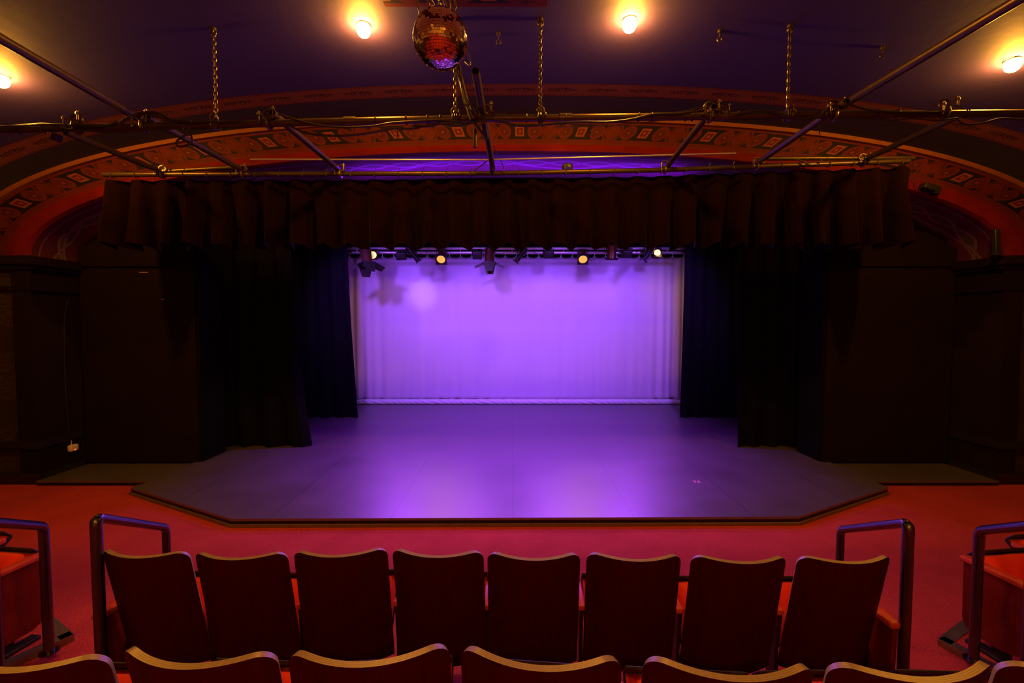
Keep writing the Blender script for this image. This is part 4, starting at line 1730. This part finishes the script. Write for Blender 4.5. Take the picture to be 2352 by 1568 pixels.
def add_standard(t, sx, end=False, lift=0.0):
    if not end:
        mb = MB()
        mb.prism([(-0.06, 0.0), (0.14, 0.0), (0.14, 0.022), (0.075, 0.05), (0.07, 0.30), (0.10, 0.50), (-0.03, 0.50), (0.0, 0.28), (-0.01, 0.05), (-0.06, 0.022)], sx - 0.010, sx + 0.010, 'X')
        mb.build('standard', M['black_metal'], t, smooth=0)
        mb = MB()
        mb.box((sx, 0.085, 0.515), (0.042, 0.23, 0.03), bev=0.008)
        mb.build('armrest', M['arm_wood'], t)
    else:
        mb = MB()
        pr = [(-0.135, 0.50), (-0.125, 0.22), (-0.10, 0.14), (-0.05, 0.09), (0.02, 0.07), (0.17, 0.07), (0.215, 0.09), (0.235, 0.14), (0.24, 0.50)]
        mb.prism(pr, sx - 0.014, sx + 0.014, 'X')
        mb.build('end_panel', M['red_wood'], t, smooth=0)
        mb = MB()
        mb.box((sx, 0.055, 0.515), (0.062, 0.40, 0.032), bev=0.009)
        mb.build('armrest', M['arm_wood'], t)
        mb = MB()
        mb.box((sx - math.copysign(0.026, sx), 0.05, 0.15), (0.022, 0.09, 0.30))
        mb.box((sx, 0.05, 0.012), (0.07, 0.30, 0.024), bev=0.006)
        mb.build('foot', M['black_metal'], t)


PITCHX = 0.527
seat0 = make_seat('theatre_seat', '', 'front row theatre seats')
add_standard(seat0, -0.250)
order = ['leftmost', 'second', 'third', 'fourth', 'fifth', 'sixth', 'seventh', 'rightmost']

ZTOP = 0.882


def place_by_top(xc, yc, floor):
    p = Z(xc, yc, floor + ZTOP)
    return p


front = [(337, 1259, 3.2), (556, 1263, 0.0), (784, 1257, -4.0), (1006, 1258, 2.6), (1226, 1264, 1.2), (1455, 1266, 2.6), (1695, 1271, 1.4), (1936, 1271, -1.0)]
row2 = [(75, 1489, 2.0), (462, 1481, 3.0), (851, 1477, -4.0), (1240, 1485, 5.4), (1669, 1506, 4.0), (2086, 1509, -1.0), (2485, 1512, 2.0)]
first = True
rel = ['leftmost seat of the front row, beside the left aisle rail', 'second seat from the left in the front row', 'third seat from the left in the front row', 'fourth seat from the left in the front row',
       'fourth seat from the right in the front row', 'third seat from the right in the front row', 'second seat from the right in the front row', 'rightmost seat of the front row, beside the right aisle rail']


def spot_of(xc, yc, floor, yaw):
    p = place_by_top(xc, yc, floor)
    a = -R(yaw)
    # the top corners sit at local y = -(ZTOP-.25)*rec
    ly = -(ZTOP - 0.25) * 0.2126 + 0.012
    off = Matrix.Rotation(a, 3, 'Z') @ Vector((0, ly, 0))
    return Vector((p.x - off.x, p.y - off.y, floor)), a


all_front = []
for i, (xc, yc, yaw) in enumerate(front):
    loc, a = spot_of(xc, yc, 0.0, yaw)
    lb = 'dark wooden theatre seat, ' + rel[i].replace(', beside', ' beside')
    if i == 0:
        o = seat0
        o.location = loc
        o.rotation_euler = (0, 0, a)
        o['label'] = lb
    else:
        o = copy_tree(seat0, loc, a, lb, 'front row theatre seats')
    all_front.append(o)
rel2 = ['second-row theatre seat cut by the left picture edge', 'second seat from the left in the near second row', 'third seat from the left in the near second row', 'middle seat of the near second row',
        'third seat from the right in the near second row', 'last whole seat at the right of the near second row', 'second-row theatre seat cut by the right picture edge']
all2 = []
for i, (xc, yc, yaw) in enumerate(row2):
    loc, a = spot_of(xc, yc, 0.21, yaw)
    all2.append(copy_tree(seat0, loc, a, 'dark wooden ' + rel2[i] if rel2[i].startswith('second-row') else 'dark wooden theatre seat, ' + rel2[i], 'second row theatre seats'))
# end panels of the front row; the first seat swaps its slim standard for the panel
for ch in list(all_front[0].children):
    if ch.name.split('.')[0] in ('standard', 'armrest'):
        bpy.data.objects.remove(ch)
add_standard(all_front[0], -0.272, True)
add_standard(all_front[-1], 0.272, True)

# side blocks
PZ = 0.04
for sg, side, arm1, arm2, corner, e1, e2 in ((-1, 'left', (97, 1268), (30, 1228), (168, 1457), (126, 1421), (124, 1477)), (1, 'right', (2214, 1274), (2306, 1236), (2156, 1467), (2216, 1422), (2220, 1502))):
    a1 = Z(*arm1, PZ + 0.53)
    a2 = Z(*arm2, PZ + 0.53)
    c = Z(*corner, PZ)
    d1 = (Z(*e1, PZ) - c).normalized()
    d2 = (Z(*e2, PZ) - c).normalized()
    t = thing('side_platform', 'low carpeted platform with grey metal edge under the %s side seats' % side, 'platform', (c.x, c.y, 0))
    far = c + d1 * 3.2
    near = c + d2 * 0.95
    near.y = max(near.y, 1.83)
    poly = [(c.x, c.y), (far.x, far.y), (far.x, 1.83), (near.x, near.y)]
    poly = [(x - c.x, y - c.y) for x, y in poly]
    mb = MB()
    mb.prism(poly, 0.002, PZ - 0.002)
    mb.build('carpet_top', M['carpet'], t, smooth=0)
    mb = MB()
    for pt in (far, near):
        dd = Vector((pt.x - c.x, pt.y - c.y, 0))
        ln = dd.length
        ang = math.atan2(dd.y, dd.x)
        nrm_ = Vector((-dd.y, dd.x, 0)).normalized()
        if (nrm_.x * (far.x + near.x - 2 * c.x) + nrm_.y * (far.y + near.y - 2 * c.y)) < 0:
            nrm_ = -nrm_
        mid = dd / 2 + nrm_ * 0.03
        mb.box((mid.x, mid.y, PZ), (ln, 0.06, 0.006), Euler((0, 0, ang)))
        m2 = dd / 2 - nrm_ * 0.002
        mb.box((m2.x, m2.y, PZ / 2 + .002), (ln, 0.006, PZ), Euler((0, 0, ang)))
    mb.build('nosing', M['grey_metal'], t, smooth=0)
    yaw = sg * R(7)
    step = a2 - a1
    rows = ['nearest the aisle rail', 'next to the aisle seat', 'third from the aisle']
    for k in range(3):
        fr = a1 + step * k
        # arm front (local y .25) at x = -sg*0.272 (towards the aisle)
        off = Matrix.Rotation(yaw, 3, 'Z') @ Vector((-sg * 0.265, 0.25, 0))
        loc = Vector((fr.x - off.x, fr.y - off.y, PZ))
        lb = 'red cushioned theatre seat on the %s side platform, %s' % (side, rows[k])
        s_ = copy_tree(all2[0], loc, yaw, lb, 'side block theatre seats')
        for ch in list(s_.children):
            if ch.name.split('.')[0] in ('standard', 'armrest'):
                bpy.data.objects.remove(ch)
        add_standard(s_, -sg * 0.265, k == 0)


# ------------------------------------------------------------------ aisle rails
def rail(near, far, zn, zf, label, r=0.0225):
    t = thing('aisle_rail', label, 'handrail', (far[0], far[1], zf[0]))
    o = Vector(t.location)
    a0, a1 = Vector((near[0], near[1], zn[0])), Vector((near[0], near[1], zn[1]))
    b1, b0 = Vector((far[0], far[1], zf[1])), Vector((far[0], far[1], zf[0]))

    def corner(p, q, s_, rad=0.045, n=6):
        u, v = (p - q).normalized() * rad, (s_ - q).normalized() * rad
        return [q + u * (1 - k / n) ** 2 + v * (k / n) ** 2 for k in range(n + 1)]
    mb = MB()
    mb.tube([p - o for p in [a0] + corner(a0, a1, b1)[:4]], r * 1.12, 16)
    mb.build('post', M['rail_paint'], t)
    mb = MB()
    mb.tube([p - o for p in corner(a0, a1, b1)[3:] + corner(a1, b1, b0)[:4]], r, 16)
    mb.build('handrail', M['rail_paint'], t)
    mb = MB()
    mb.tube([p - o for p in corner(a1, b1, b0)[3:] + [b0]], r, 16)
    mb.build('post', M['rail_paint'], t)
    for p in (a0, b0):
        mb = MB()
        mb.tube([p - o, p - o + Vector((0, 0, 0.008))], r * 1.9, 16)
        mb.build('foot_plate', M['rail_paint'], t)


def at_px_depth(x, y, Yv):
    return W(x, y, Yv)


n_, f_ = W(220, 1188, 2.20), W(381, 1211, 2.85)
rail((n_.x, n_.y), (f_.x, f_.y), (0.0, n_.z), (0.0, f_.z), 'black tubular aisle rail beside the leftmost front row seat')
n_, f_ = W(2087, 1200, 2.20), W(1931, 1216, 2.85)
rail((n_.x, n_.y), (f_.x, f_.y), (0.0, n_.z), (0.0, f_.z), 'black tubular aisle rail beside the rightmost front row seat')
b = Z(113, 1498, PZ)
f_ = W(104, 1208, b.y)
n_ = W(-25, 1199, 2.22)
rail((n_.x, n_.y), (b.x, b.y), (PZ, n_.z), (PZ, f_.z), 'black tubular rail in front of the left side seats', 0.0255)
b = Z(2236, 1516, PZ)
f_ = W(2236, 1218, b.y)
n_ = W(2378, 1206, 2.20)
rail((n_.x, n_.y), (b.x, b.y), (PZ, n_.z), (PZ, f_.z), 'black tubular rail in front of the right side seats', 0.0255)
